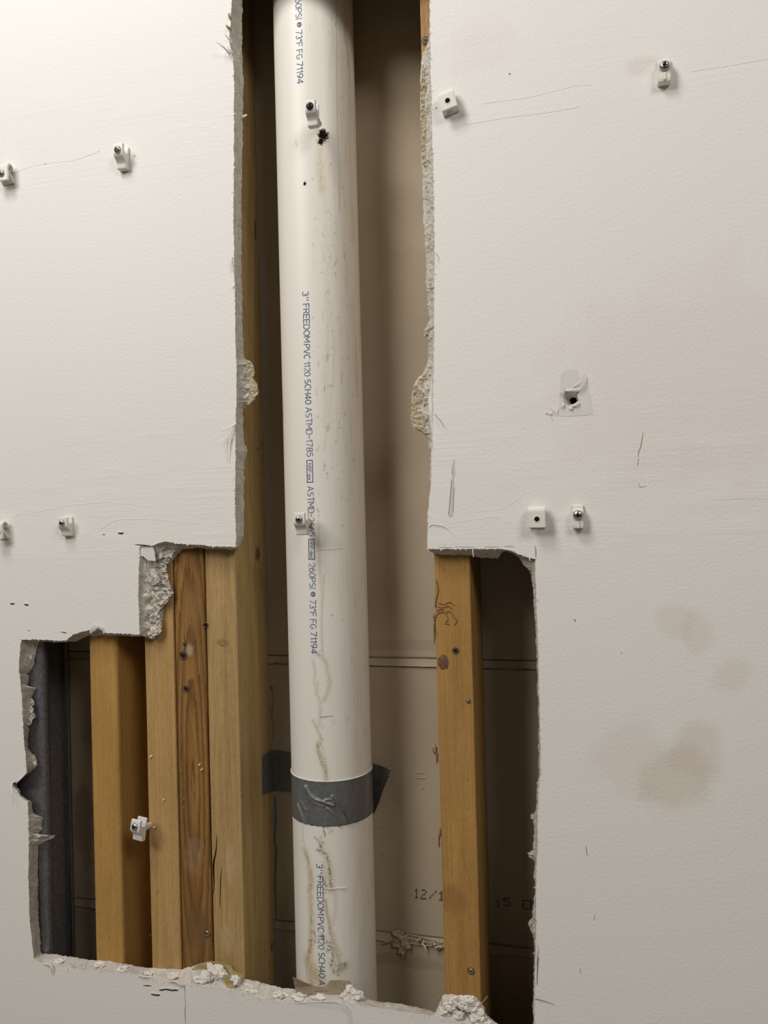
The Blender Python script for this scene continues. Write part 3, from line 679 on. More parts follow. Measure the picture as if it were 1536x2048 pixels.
# printed lettering running down the pipe
def _a(cx, cy, rx, ry, a0, a1, n=8): return [(cx+rx*math.cos(math.radians(a0+(a1-a0)*i/n)), cy+ry*math.sin(math.radians(a0+(a1-a0)*i/n))) for i in range(n+1)]
GL = {'F': (.62, [[(0,0),(0,1),(.6,1)], [(0,.52),(.52,.52)]]), 'R': (.68, [[(0,0),(0,1),(.38,1)]+_a(.38,.76,.26,.24,90,-90)+[(0,.52)], [(.34,.52),(.66,0)]]),
 'E': (.62, [[(.62,1),(0,1),(0,0),(.62,0)], [(0,.52),(.54,.52)]]), 'D': (.72, [[(0,0),(0,1),(.34,1)]+_a(.34,.5,.36,.5,90,-90)+[(0,0)]]), 'O': (.8, [_a(.4,.5,.4,.5,90,450,18)]),
 'M': (.82, [[(0,0),(0,1),(.41,.35),(.82,1),(.82,0)]]), 'P': (.64, [[(0,0),(0,1),(.36,1)]+_a(.36,.74,.26,.26,90,-90)+[(0,.48)]]), 'V': (.74, [[(0,1),(.37,0),(.74,1)]]),
 'C': (.68, [_a(.38,.5,.38,.5,50,310,14)]), '1': (.3, [[(0,.75),(.24,1),(.24,0)]]), '2': (.6, [_a(.3,.7,.28,.3,160,-30)+[(0,0),(.6,0)]]), '0': (.66, [_a(.33,.5,.33,.5,90,450,16)]),
 'S': (.64, [_a(.32,.75,.28,.25,40,250,8)+_a(.32,.26,.3,.26,80,-140,8)]), 'H': (.68, [[(0,0),(0,1)], [(.68,0),(.68,1)], [(0,.52),(.68,.52)]]), '4': (.68, [[(.5,0),(.5,1),(0,.28),(.68,.28)]]),
 'A': (.74, [[(0,0),(.37,1),(.74,0)], [(.13,.34),(.61,.34)]]), 'T': (.66, [[(0,1),(.66,1)], [(.33,1),(.33,0)]]), '-': (.4, [[(0,.48),(.4,.48)]]), '7': (.6, [[(0,1),(.6,1),(.2,0)]]),
 '8': (.62, [_a(.31,.76,.26,.24,-90,270,12), _a(.31,.26,.31,.26,90,450,14)]), '5': (.6, [[(.56,1),(.06,1),(.02,.55)]+_a(.28,.32,.3,.32,110,-150,10)]), '6': (.62, [_a(.31,.32,.3,.32,90,450,14), [(.02,.4),(.08,.75),(.42,1)]]),
 '9': (.62, [_a(.31,.68,.3,.32,90,450,14), [(.6,.6),(.54,.25),(.2,0)]]), '3': (.6, [_a(.28,.75,.26,.25,150,-90,8)+_a(.28,.26,.3,.26,90,-150,8)]), 'I': (.1, [[(.05,0),(.05,1)]]), 'G': (.72, [_a(.38,.5,.38,.5,50,340,14)+[(.74,.45),(.42,.45)]]),
 "'": (.16, [[(.1,1),(.04,.72)]]), '°': (.3, [_a(.14,.84,.13,.14,0,360,8)]), 'N': (.7, [[(0,0),(0,1),(.7,0),(.7,1)]]), 'p': (.5, [[(0,-.2),(0,.65)], _a(.25,.33,.25,.33,180,540,10)]), 'w': (.66, [[(0,.65),(.16,0),(.33,.5),(.5,0),(.66,.65)]]),
 'd': (.5, [[(.5,0),(.5,1)], _a(.25,.33,.25,.33,0,360,10)]), 'v': (.5, [[(0,.65),(.25,0),(.5,.65)]])}
def wrap_text(s, y0, y1, xc, hgt=.0067, mat='ink', acc=None, dz=0.0, wd=.00078):
    gap = .2; adv = []; x = 0
    for ch in s:
        g = GL[ch]; adv.append(x); x += g[0]+gap
    L_ = x-gap
    ph, za_ = on_pipe(xc, y0); _, zb_ = on_pipe(xc, y1); sz = (zb_-za_)/L_
    for ch, ax in zip(s, adv):
        for line in GL[ch][1]:
            P = [(ph*PR+(py-.5)*hgt, za_+(ax+px)*sz+dz) for px, py in line]; n = len(P)
            if n <= 6:      # angular strokes: one bar per segment
                for (s0, t0), (s1, t1) in zip(P, P[1:]):
                    dx, dy = s1-s0, t1-t0; l = math.hypot(dx, dy); nx, ny = -dy/l*wd/2, dx/l*wd/2; ex, ey = dx/l*wd*.35, dy/l*wd*.35; b = len(acc[0])
                    acc[0].extend([pipe_pt((a+o1)/PR, z+o2, .0002) for a, z, o1, o2 in ((s0, t0, nx-ex, ny-ey), (s0, t0, -nx-ex, -ny-ey), (s1, t1, -nx+ex, -ny+ey), (s1, t1, nx+ex, ny+ey))])
                    acc[1].append((b, b+1, b+2, b+3))
                continue
            for i in range(n):
                a = P[max(i-1, 0)]; c = P[min(i+1, n-1)]; dx, dy = c[0]-a[0], c[1]-a[1]; l = math.hypot(dx, dy) or 1; nx, ny = -dy/l*wd/2, dx/l*wd/2
                acc[0].extend([pipe_pt((P[i][0]+nx)/PR, P[i][1]+ny, .0002), pipe_pt((P[i][0]-nx)/PR, P[i][1]-ny, .0002)])
                if i: b = len(acc[0])-4; acc[1].append((b, b+1, b+3, b+2))
def bar(y0, y1, xc, d0, d1, acc, dz=0.0):
    ph, za_ = on_pipe(xc, y0); _, zb_ = on_pipe(xc, y1); b = len(acc[0]); k = 4
    for i in range(k+1):
        for z in (za_, zb_): acc[0].append(pipe_pt(ph+(d0+(d1-d0)*i/k)/PR, z+dz, .0002))
    for i in range(k): acc[1].append((b+2*i, b+2*i+2, b+2*i+3, b+2*i+1))
xc = lambda y: 610.5+(y-583)*.0236
words = [("3''", 583, 602), ("FREEDOM", 608, 684), ("PVC", 689, 717.5), ("1120", 724, 752), ("SCH40", 759, 808), ("ASTMD-1785", 815, 913), ("ASTMD-2665", 973, 1072), ("260PSI", 1127, 1177), ("73°F", 1200, 1232), ("FG", 1239, 1257), ("71194", 1264, 1307)]
z_a = on_pipe(612, 583)[1]; z_b = on_pipe(637, 1727.5)[1]; PER = z_b-z_a
for rep in (-1, 0, 1):
    acc = ([], []); acc2 = ([], [])
    for s, y0, y1 in words:
        if rep == -1 and y1 < 1100: continue
        if rep == 1:
            if y0 > 815: continue
            if s.startswith('ASTM'): s, y1 = 'A', 823
        wrap_text(s, y0, y1, xc((y0+y1)/2), acc=acc if len(s) % 2 else acc2, dz=rep*-abs(PER))
    if rep == 0:
        for (y0, y1, s, ty0, ty1) in ((920, 965, 'NSF-pw', 927, 960), (1078, 1119, 'NSF-dwv', 1083, 1116)):
            x = xc((y0+y1)/2); h = .0036
            bar(y0, y0+1.4, x, -h, h, acc); bar(y1-1.4, y1, x, -h, h, acc); bar(y0, y1, x, -h, -h+.0008, acc); bar(y0, y1, x, h-.0008, h, acc)
            wrap_text(s, ty0, ty1, x, .0034, acc=acc2, wd=.0005)
    if rep <= 0:
        # round certification mark: ring with three bars
        x = xc(1188); ph, zc_ = on_pipe(x, 1188.5); zc_ -= rep*abs(PER) if False else 0; zc_ += rep*-abs(PER); b = len(acc[0]); n_ = 22
        for i in range(n_):
            a = 2*math.pi*i/n_
            for r in (.0019, .0027): acc[0].append(pipe_pt(ph+(.0008+r*math.cos(a))/PR, zc_+r*math.sin(a), .0002))
        for i in range(n_):
            j = (i+1) % n_; acc[1].append((b+2*i, b+2*i+1, b+2*j+1, b+2*j))
        for dzb in (-.0011, 0, .0011):
            b = len(acc[0])
            for s_, z_ in ((-.0008, -.0003), (.0016, -.0003), (.0016, .0003), (-.0008, .0003)): acc[0].append(pipe_pt(ph+(.0006+s_)/PR, zc_+dzb+z_, .0002))
            acc[1].append((b, b+1, b+2, b+3))
    for A_, mt in ((acc, 'ink'), (acc2, 'ink2')):
        if A_[0]: obj('printed_lettering', rel(pipe, pyd(A_[0], A_[1])), M[mt], pipe, kind='stuff')

# punctures
def puncture(px, py, r, rag, matrim, big):
    ph, z = on_pipe(px, py); c = pipe_pt(ph, z, .0002); nrm = Vector((math.sin(ph), -math.cos(ph), 0)); tx = Vector((math.cos(ph), math.sin(ph), 0))
    part_on(pipe, disc_lens(c, tx*r*.8, Z_*r, nrm, 18, .0001, px, rag), 'puncture', M['dark'])
    for i in range(7 if big else 4):
        a = i*2*math.pi/(7 if big else 4)+.4; q = c+tx*math.cos(a)*r*.85+Z_*math.sin(a)*r
        part_on(pipe, lump(q, (r*random.uniform(.1, .34), r*.2, r*random.uniform(.1, .34)), i*7+px, 2, 1.1), 'puncture_rim', M['resin' if big and i % 2 else matrim])
puncture(646, 270, .0058, .35, 'flap', True); puncture(641, 284, .0030, .3, 'knot', False)
puncture(609.5, 367.5, .0017, .3, 'shade', False); puncture(618, 1047, .0034, .3, 'goo', True)
# loose white fibre stuck on the pipe
pts = [(650,1775),(660,1777),(672,1776),(691,1775)]
part_on(pipe, ribbon([pipe_pt(*on_pipe(x, y), .0009) for x, y in pts], [.0006]*4, th=.0004), 'plastic_thread', M['clipw'])
pts = [(632,1102),(645,1100),(665,1098),(685,1096)]
part_on(pipe, ribbon([pipe_pt(*on_pipe(x, y), .0003) for x, y in pts], [.0003]*4, th=.0002), 'scratch', M['clipw'])
pts = [(640,1434),(650,1433),(666,1432)]
part_on(pipe, ribbon([pipe_pt(*on_pipe(x, y), .0003) for x, y in pts], [.0004]*3, th=.0002), 'scratch', M['shade'])

# ------------------------------------------------------------------ duct tape
zt = on_pipe(663, 1563)[1]; zl = on_pipe(668, 1652)[1]
tape = thing('duct_tape', (PX_, PY_, zl), 'dark grey duct tape wrapped round the white pipe, loose ends stuck behind', 'tape')
na, nz_ = 190, 60
wr = [([(612,1572),(622,1590),(632,1598),(650,1604),(668,1610)], 2.4, .0026), ([(664,1592),(674,1604),(684,1622),(693,1646)], 2.0, .0024), ([(655,1616),(664,1624),(672,1636),(678,1650)], 1.8, .0020),
      ([(597,1608),(603,1625),(610,1643)], 2.2, .0022), ([(604,1604),(612,1620)], 2.5, .0012), ([(620,1596),(632,1606),(645,1612)], 3, .0012), ([(652,1600),(662,1598),(668,1606)], 2.6, .0016)]
wq = [([(a*PR, z) for a, z in (on_pipe(x, y) for x, y in pts)], w/1.72/1000, h) for pts, w, h in wr]
vs, fs = [], []
for j in range(nz_+1):
    z = zl+(zt-zl)*j/nz_
    for i in range(na+1):
        ph = -2.0+4.0*i/na; s = ph*PR; off = .0006
        for q, w, h in wq:
            for (s0, z0), (s1, z1) in zip(q, q[1:]):
                l2 = (s1-s0)**2+(z1-z0)**2; t = min(1, max(0, ((s-s0)*(s1-s0)+(z-z0)*(z1-z0))/l2)); d = math.hypot(s-s0-t*(s1-s0), z-z0-t*(z1-z0))
                if d < w*3: off = max(off, .0006+h*math.exp(-(d/w)**2))
        off += .0003*abs(noise.noise(Vector((s*160, z*160, 0))))
        e = .0007*noise.noise(Vector((s*260, 3, j*.02))) if j == 0 and abs(ph) < 1 else 0
        vs.append(pipe_pt(ph, z+e, off))
for j in range(nz_):
    for i in range(na): a = j*(na+1)+i; fs.append((a, a+1, a+na+2, a+na+1))
o = obj('tape_band', rel(tape, pyd(vs, fs, True)), M['tape'], tape); md = o.modifiers.new('s', 'SOLIDIFY'); md.thickness = .0004; md.offset = -1
# pale adhesive line along the top edge
vs, fs = [], []
for i in range(na+1):
    ph = -2.0+4.0*i/na
    vs += [pipe_pt(ph, zt-.0001, .0002), pipe_pt(ph, zt-.0001, .0011), pipe_pt(ph, zt+.0007, .0009), pipe_pt(ph, zt+.0007, .0002)]
for i in range(na):
    for k in range(4): k2 = (k+1) % 4; fs.append((i*4+k, i*4+k2, i*4+4+k2, i*4+4+k))
obj('adhesive_edge', rel(tape, pyd(vs, fs, True)), M['papr'], tape)
# left tail: across the far board and up the side of the stud
p = [(at_x(526, 1512, xr+.0012), at_x(526, 1588, xr+.0012)), (at_x(536, 1505, xr+.0008), at_x(536, 1586, xr+.0008)), (at(546, 1501, BK-.0016), at(547, 1582, BK-.0016)), (at(565, 1503, BK-.001), at(565, 1583, BK-.001)),
     (at(590, 1505, BK-.001), at(590, 1585, BK-.001)), (at(625, 1508, BK-.001), at(625, 1588, BK-.001))]
vs, fs = [], []; nn_ = 14
for i, (a, b) in enumerate(p):
    for j in range(nn_+1):
        q = a.lerp(b, j/nn_)
        if i == 0: q += Y_*.0022*noise.noise(Vector((j*1.7, 0, 0)))
        vs.append(q)
for i in range(len(p)-1):
    for j in range(nn_): a = i*(nn_+1)+j; fs.append((a, a+1, a+nn_+2, a+nn_+1))
o = obj('tape_tail', rel(tape, pyd(vs, fs)), M['tape'], tape); md = o.modifiers.new('s', 'SOLIDIFY'); md.thickness = .0004
p = [(at(715, 1522, BK-.001), at(715, 1640, BK-.001)), (at(745, 1527, BK-.004), at(745, 1632, BK-.004)), (at(757, 1530, BK-.010), at(751, 1620, BK-.010)), (at(768, 1534, BK-.017), at(758, 1604, BK-.016)), (at(782, 1541, BK-.024), at(766, 1580, BK-.020))]
vs, fs = [], []
for i, (a, b) in enumerate(p):
    for j in range(nn_+1):
        q = a.lerp(b, j/nn_)
        if i == len(p)-1: q += X_*.0018*noise.noise(Vector((j*1.9, 5, 0)))
        vs.append(q)
for i in range(len(p)-1):
    for j in range(nn_): a = i*(nn_+1)+j; fs.append((a, a+1, a+nn_+2, a+nn_+1))
o = obj('tape_tail', rel(tape, pyd(vs, fs)), M['tape'], tape); md = o.modifiers.new('s', 'SOLIDIFY'); md.thickness = .0004

# ------------------------------------------------------------------ wire-shelf wall clips
def extrude_profile(prof, w, bev=.0005):
    """side profile [(depth out of wall, height)] extruded across x, centred; depth goes to -y"""
    bm = bmesh.new()
    a = [bm.verts.new((-w/2, -d, h)) for d, h in prof]; f = bm.faces.new(a)
    r = bmesh.ops.extrude_face_region(bm, geom=[f]); bmesh.ops.translate(bm, verts=[g for g in r['geom'] if isinstance(g, bmesh.types.BMVert)], vec=(w, 0, 0))
    bmesh.ops.recalc_face_normals(bm, faces=bm.faces)
    bmesh.ops.bevel(bm, geom=bm.edges[:], offset=bev, segments=2, affect='EDGES', clamp_overlap=True)
    return bm
def arc(cx, cy, r, a0, a1, n=6):
    return [(cx+r*math.cos(math.radians(a0+(a1-a0)*i/n)), cy+r*math.sin(math.radians(a0+(a1-a0)*i/n))) for i in range(n+1)]
k = .001
PA = [(0,-13),(0,13),(2.8,13),(2.8,8.4)] + arc(6.5, 7.6, 3.7, 180, 360, 8) + [(10.4,12.2),(11.2,12.7),(13.4,12.7),(14.2,11.8),(14.4,1.5),(13.2,-1.2),(9.0,-4.6),(7.4,-7),(6.8,-12),(5.8,-13)]
PB = [(0,-10.5),(0,-3),(1.6,-3),(1.6,-6),(9.9,1.5),(9.9,4)] + arc(6.8, 5.0, 3.2, 0, 180, 7)[1:] + [(3.6,2.6),(2.0,2.6)] + arc(6.9, 5.0, 5.5, 190, 0, 12)[1:] + [(12.4,-10.5),(9.8,-10.5),(9.8,-2.2),(4.6,-7.2),(2.8,-10.5)]
PC = [(0,-12),(0,12.5),(2.6,12.5),(3.4,11.6),(3.4,8.4),(8.6,7.6),(9.4,6.6),(9.4,-9),(8.6,-12)]
def lathe(prof, n=24):
    vs, fs = [], []
    for r, d in prof:
        for i in range(n): a = 2*math.pi*i/n; vs.append((r*math.cos(a), -d, r*math.sin(a)))
    for j in range(len(prof)-1):
        for i in range(n): i2 = (i+1) % n; fs.append((j*n+i, j*n+i2, (j+1)*n+i2, (j+1)*n+i))
    fs.append(tuple(range(n))); fs.append(tuple((len(prof)-1)*n+i for i in reversed(range(n))))
    me = pyd(vs, fs, True); bm = bmesh.new(); bm.from_mesh(me); bmesh.ops.recalc_face_normals(bm, faces=bm.faces); bm.to_mesh(me); bm.free(); return me
def screw(parent, loc, r=.0042, h=.0024, mat='steel', rot=0.3, shaft=.008):
    me = lathe([(r*.35, -shaft), (r*.35, 0), (r*.93, 0), (r, h*.15), (r*.93, h*.5), (r*.72, h*.8), (r*.42, h*.96), (r*.12, h)])
    s = obj('screw', me, M[mat], parent); s.location = loc; s.rotation_euler = (0, rot, 0)
    bm = bmesh.new(); a, b = r*.50, r*.13
    out = [(-b, a), (b, a), (b, b), (a, b), (a, -b), (b, -b), (b, -a), (-b, -a), (-b, -b), (-a, -b), (-a, b), (-b, b)]
    top = [bm.verts.new((x, -h*1.0-.0001, z)) for x, z in out]; bot = [bm.verts.new((x*.9, -h*.35, z*.9)) for x, z in out]
    bm.faces.new(top); bm.faces.new(bot)
    for i in range(12): j = (i+1) % 12; bm.faces.new((top[i], top[j], bot[j], bot[i]))
    bmesh.ops.recalc_face_normals(bm, faces=bm.faces)
    obj('cross_slot', bm, M['dark'], s); return s
def clip(kind, px, py, label, rot=0, yaw=0, scr='steel', y=0.0, pos=None, plug=0, pit=0, sc=1.0, w=None):
    c = pos if pos is not None else at(px, py, y)
    t = thing('shelf_clip', c, label, 'clip', 'white plastic wire shelf clips')
    prof, ww = {'A': (PA, .0115), 'B': (PB, .0165), 'C': (PC, .0112)}[kind]
    bm = extrude_profile([(d*k*sc, h*k*sc) for d, h in prof], (w or ww)*sc)
    obj('clip_body', bm, M['clip' if kind != 'A' or plug == 0 else 'clipw'], t)
    dd = {'A': .0143, 'B': .0124, 'C': .0094}[kind]*sc; hh = {'A': .005, 'B': -.002, 'C': .002}[kind]*sc
    if scr: screw(t, (0, -dd, hh), r=.0043*sc if kind != 'C' else .0048, mat=scr, rot=random.uniform(0, 1.5), h=.0026 if kind != 'C' else .0036)
    else:
        h_ = obj('screw_hole', lathe([(.0024*sc, -.004), (.0024*sc, .00005), (.0001, .0001)], 18), M['dark'], t); h_.location = (0, -dd, hh)
        rr = obj('hole_rim', lathe([(.0034*sc, 0), (.0034*sc, .0002), (.0025*sc, .0002), (.0025*sc, 0)], 18), M['clip'], t); rr.location = (0, -dd, hh)
    if kind == 'C':
        bm = bmesh.new(); bmesh.ops.create_cube(bm, size=1); bmesh.ops.scale(bm, verts=bm.verts, vec=(.0026, .0012, .0075)); bmesh.ops.bevel(bm, geom=bm.edges[:], offset=.0004, segments=2, affect='EDGES')
        r_ = obj('raised_rib', bm, M['clip'], t); r_.location = (0, -dd-.0003, -.007)
    if plug:
        pl = obj('wall_plug', lathe([(.0026, -plug), (.0034, -plug*.9), (.0034, -plug*.5), (.0040, -plug*.45), (.0040, -.001), (.0044, 0)], 16), M['plug'], t)
    t.rotation_euler = (pit, rot, yaw)
    return t
# on the painted plasterboard
clip('B', 18, 352, 'white hook-shaped shelf clip cut by the left frame edge, level with the upper left row', yaw=0, scr='steel')
clip('A', 250, 320, 'white shelf clip with silver screw high on the left wall section', rot=.03)
clip('B', 10, 1060, 'white hook-shaped shelf clip at the left frame edge, lower row beside another clip', scr='steel', w=.013)
clip('A', 138, 1053, 'white shelf clip with silver screw above the left end of the opening', sc=.84, w=.0145)
clip('B', 898, 210, 'empty square shelf clip tilted beside the upper right edge of the opening', rot=-.24, scr=None, sc=1.0)
clip('C', 1327, 148, 'narrow shelf clip with domed screw, highest on the right wall section', sc=1.0, rot=.02)
clip('B', 1075, 1034, 'empty square shelf clip with a screw hole above the right end of the opening', scr=None, sc=1.0)
clip('C', 1156, 1034, 'narrow shelf clip with domed screw, right of the empty square clip', sc=.94)
# hanging on their plugs in the opening
ph, z = on_pipe(645, 272); q = pipe_pt(ph, z, .0)
clip('A', 0, 0, 'shelf clip with black screw standing on the upper part of the white pipe', pos=Vector((q.x-.001, -.001, z+.009)), scr='blacks', plug=.016, sc=.95)
ph, z = on_pipe(617, 1047); q = pipe_pt(ph, z, .0)
clip('A', 0, 0, 'shelf clip with silver screw halfway down the white pipe over its print', pos=Vector((q.x, .0015, z)), plug=.02, sc=.92, w=.0135, yaw=0)
q = at(303, 1644, T)
clip('A', 0, 0, 'shelf clip dangling from a plug on the left stud of the bundle', pos=Vector((q.x-.004, T-.013, q.z-.002)), plug=.018, pit=-.12, yaw=-.12, rot=.10, sc=.95, w=.013)

# ------------------------------------------------------------------ loose fasteners in the studs and pipe
def sunk(px, py, label, r=.0024, mat='steel', kind='nail', hole=True, y=T):
    c = at(px, py, y)
    t = thing(kind, c, label, kind, 'fasteners in the studs')
    if hole: obj('sunken_rim', lathe([(r*1.5, -.0002), (r*1.5, .00025), (r*1.05, .00012), (r*1.0, -.0004)], 18), M['knot'], t)
    obj('head', lathe([(r*.3, -.012), (r*.3, -.0005), (r*.95, -.0004), (r, .0003), (r*.6, .0006)], 16), M[mat], t)
    s = obj('slot', lathe([(r*.38, .0001), (r*.36, .00075), (r*.1, .0008)], 8), M['dark'], t)
    return t
sunk(366, 1310, 'round screw head sunk in the dark middle stud, the larger upper one', .0034, 'blacks', 'screw')
sunk(372, 1377, 'screw sunk in the dark middle stud, the lower of two close together', .0027, 'blacks', 'screw')
sunk(414, 1867, 'shiny nail head low on the dark middle stud, in a blackened patch', .0028, 'steel', 'nail')
sunk(369, 1288, 'tiny dark nail just above the larger screw on the middle stud', .0014, 'blacks', 'nail')
sunk(411, 1250, 'dark nail hole at the joint between middle and right studs of the bundle', .0022, 'dark', 'nail')
sunk(911, 1301, 'small dark nail right of the knot on the right-hand stud', .0024, 'blacks', 'nail')
sunk(937, 1402, 'small nail near the right edge of the right-hand stud', .0016, 'steel', 'nail')
sunk(942, 1942, 'bent shiny nail near the foot of the right-hand stud', .0024, 'steel', 'nail')
sunk(851, 81, 'grey nail head on the top sliver of the right-hand stud', .0030, 'shade', 'nail')

# ------------------------------------------------------------------ debris, paper and marks that belong to the plasterboard
def wp(name, me, mat, **kw): return obj(name, me, M[mat], wall, **kw)
# piece of painted paper still in the corner of the broken lump
wp('paper_scrap', plate([(280,1093),(306,1094),(309,1104),(311,1122),(296,1121),(287,1113),(280,1111)], lambda x, y: .0012, .0006), 'patch')
# plaster chunks
CH = [(312,1152,9,14,.0035),(336,1110,8,9,.006),(322,1112,6,7,.004),(306,1264,11,10,.006),(332,1186,7,6,.009),(62,1404,6,8,.009),(66,1522,9,13,.008),(70,1643,8,8,.007),(60,1312,6,9,.009),
      (430,1946,19,16,.006),(415,1955,14,12,.004),(446,1952,12,14,.006),(400,1960,12,8,.003),(470,1962,12,10,.004),(500,1978,14,8,.004),(350,1952,14,7,.005),
      (700,1985,12,12,.006),(715,1992,12,10,.006),(690,1994,10,8,.004),(640,1996,14,6,.004),(560,1990,16,8,.005),(600,1994,14,7,.004),
      (900,2008,14,13,.002),(930,2004,18,12,.002),(950,2018,13,14,.003),(890,2022,12,10,.003),(915,2028,12,9,.002),(955,2038,14,10,.002),(975,2048,12,8,.003),(300,1948,12,6,.005),(200,1930,14,5,.006),(245,1937,12,5,.006),(120,1922,14,5,.006),
      (1066,1634,4,7,.009),(1063,1710,5,6,.009),(1064,1846,5,8,.01),(853,664,5,7,.008),(500,740,7,10,.010),(502,775,9,12,.011),(490,900,4,7,.010),(982,1110,10,4,.010),(1060,1132,6,6,.008)]
for i, (x, y, a, b_, d) in enumerate(CH):
    kk = 1/(F_PX/.80)
    bm = lump(at(x, y, d+(.0035 if y < 1900 else .0015)), (a*kk*.95, min(.0036, a*kk*.55), b_*kk*.9), i*2.7, 4 if y > 1900 else 3, .85 if y > 1900 else 1.15)
    for v in bm.verts: v.co.y = min(v.co.y, T+.0003)
    wp('plaster_chunk', bm, 'gyp_lit' if y > 1900 else ('tanc' if (x, y) in ((500,740),(502,775)) else 'gyp'))  # bottom chunks get the lightened gypsum, as if lit from above
# kraft-lined torn core on the right edge (tan) and left edge
def inside(x, y, P):
    c = False; n = len(P)
    for i in range(n):
        (x0, y0), (x1, y1) = P[i], P[i-1]
        if (y0 > y) != (y1 > y) and x < (x1-x0)*(y-y0)/(y1-y0)+x0: c = not c
    return c
def crumble(pts, yd, seed, mat='tanc', amp=.0016, step=1.6, name='torn_backing'):
    xs = [p[0] for p in pts]; ys = [p[1] for p in pts]; x0, y0 = min(xs), min(ys)
    nx, ny = int((max(xs)-x0)/step)+1, int((max(ys)-y0)/step)+1; vid = {}; vs = []; fs = []
    def v(i, j):
        if (i, j) not in vid:
            p = at(x0+i*step, y0+j*step, yd); w = wob(p, 260, seed); w2 = wob(p, 700, seed+4)
            p += Vector((w.x*.0006, w.y*amp+w2.y*amp*.6, w.z*.0006)); p.y = min(max(p.y, .0004), T-.0001)
            vid[i, j] = len(vs); vs.append(p)
        return vid[i, j]
    for j in range(ny):
        for i in range(nx):
            if inside(x0+(i+.5)*step, y0+(j+.5)*step, pts): fs.append((v(i, j), v(i, j+1), v(i+1, j+1), v(i+1, j)))
    o = wp(name, pyd(vs, fs), mat); md = o.modifiers.new('s', 'SOLIDIFY'); md.thickness = .0012; md.offset = -1
def tan_cover(pts, yd, seed): crumble(pts, yd, seed)
crumble([(306,1125),(318,1118),(332,1128),(334,1148),(338,1162),(346,1186),(338,1200),(328,1212),(318,1222),(322,1240),(324,1262),(310,1276),(296,1268),(288,1250),(286,1200),(288,1150),(290,1132)], .0100, 14, 'gyp', .0034, 1.5, 'broken_gypsum')
crumble([(318,1092),(345,1089),(352,1098),(343,1112),(336,1126),(322,1130),(310,1122),(312,1104)], .0095, 17, 'gyp', .003, 1.5, 'broken_gypsum')
crumble([(46,1420),(56,1410),(64,1412),(67,1434),(60,1450),(50,1450)], .009, 21, 'gyp', .003, 1.5, 'broken_gypsum')
tan_cover([(858,742),(848,750),(838,760),(828,774),(826,790),(824,808),(822,822),(821,838),(828,855),(842,861),(853,868),(858,860),(860,820),(859,780)], .0110, 2)
tan_cover([(488,722),(500,724),(507,733),(508,748),(505,757),(514,766),(513,774),(516,786),(509,798),(498,808),(488,810)], .0110, 8)
tan_cover([(846,130),(842,170),(842,260),(846,330),(851,332),(852,200),(851,130)], .0120, 4)
# pale paper strip inside the right edge
wp('paper_edge_strip', ribbon([at(x, y, .002) for x, y in ((866,725),(864,770),(862,800),(863,830),(865,870),(864,890))], [.001, .0022, .0055, .004, .0018, .001], th=.0006), 'papr')
# brown paper flaps in front of the pipe foot
bm = plate([(586,1954),(594,1958),(625,1971),(653,1976),(651,1982),(630,1982),(612,1992),(592,1986),(589,1975)], lambda x, y: .009-(.006 if y < 1960 else 0), .0005, .0004, 5); wp('paper_flap', bm, 'flap')
bm = plate([(654,1972),(660,1961),(680,1960),(700,1962),(704,1974),(700,1984),(680,1988),(655,1988)], lambda x, y: .010, .0005, .0006, 9); wp('paper_flap', bm, 'flap')
bm = plate([(383,1938),(400,1927),(425,1922),(450,1928),(462,1932),(470,1945),(488,1952),(486,1962),(470,1958),(455,1945),(430,1935),(400,1940)], lambda x, y: .012, .0005, .0008, 11); wp('paper_flap', bm, 'goo')
bm = plate([(448,1950),(456,1958),(468,1964),(470,1974),(462,1980),(452,1972),(446,1960)], lambda x, y: .001, .0006, .0008, 12); wp('paper_flap', bm, 'goo')
# curls and shreds of torn paper standing off the face
def curl(pts, ws, mat='papr', th=.00035, cu=0): wp('paper_curl', ribbon([at(x, y, d) for x, y, d in pts], ws, th=th, curl=cu), mat)
curl([(466,122,0),(460,110,-.002),(452,99,-.006),(443,91,-.009),(434,84,-.010)], [.003, .0022, .0016, .0022, .0026])
curl([(463,85,0),(456,76,-.003),(450,69,-.005)], [.003, .0018, .0006])
curl([(463,60,0),(456,55,-.003),(452,50,-.004)], [.004, .003, .001], 'flap')
curl([(463,40,0),(459,33,-.002),(457,26,-.003)], [.003, .0026, .001], 'flap')
curl([(465,105,0),(458,100,-.002),(455,92,-.003)], [.003, .0018, .0006])
curl([(472,846,0),(465,852,-.003),(455,858,-.005),(444,862,-.007)], [.0016, .0020, .0014, .0006])
curl([(470,850,-.001),(460,868,-.004),(456,890,-.003),(456,924,-.002)], [.001, .0012, .0006, .0004])
curl([(458,862,-.004),(453,878,-.005),(455,896,-.004)], [.0008, .0018, .0006])
curl([(466,515,0),(461,518,-.002),(463,530,-.003),(465,545,-.002)], [.001, .0014, .0018, .001])
curl([(468,570,0),(464,576,-.002)], [.002, .0008]); curl([(469,240,.012),(488,232,.012),(494,230,.010)], [.002, .003, .001])
curl([(24,1568,0),(22,1576,-.004),(25,1590,-.006),(28,1606,-.005)], [.003, .0012, .0006, .0004])
curl([(50,1548,0),(42,1556,-.001),(32,1566,-.002)], [.001, .0022, .001])
curl([(180,1266,0),(186,1258,-.003),(195,1253,-.006),(200,1260,-.004)], [.002, .006, .005, .001])
curl([(945,1098,.001),(946,1106,-.001),(947,1114,-.002)], [.0010, .0009, .0008], 'clipw')
curl([(1072,1116,0),(1071,1100,-.0008),(1070,1092,-.0003)], [.0004, .0004, .0002], 'shade')
curl([(868,500,0),(873,510,-.003),(871,520,-.002)], [.001, .0006, .0003]); curl([(869,828,0),(878,838,-.003),(885,848,-.004),(888,856,-.003)], [.0004]*4, 'shade')
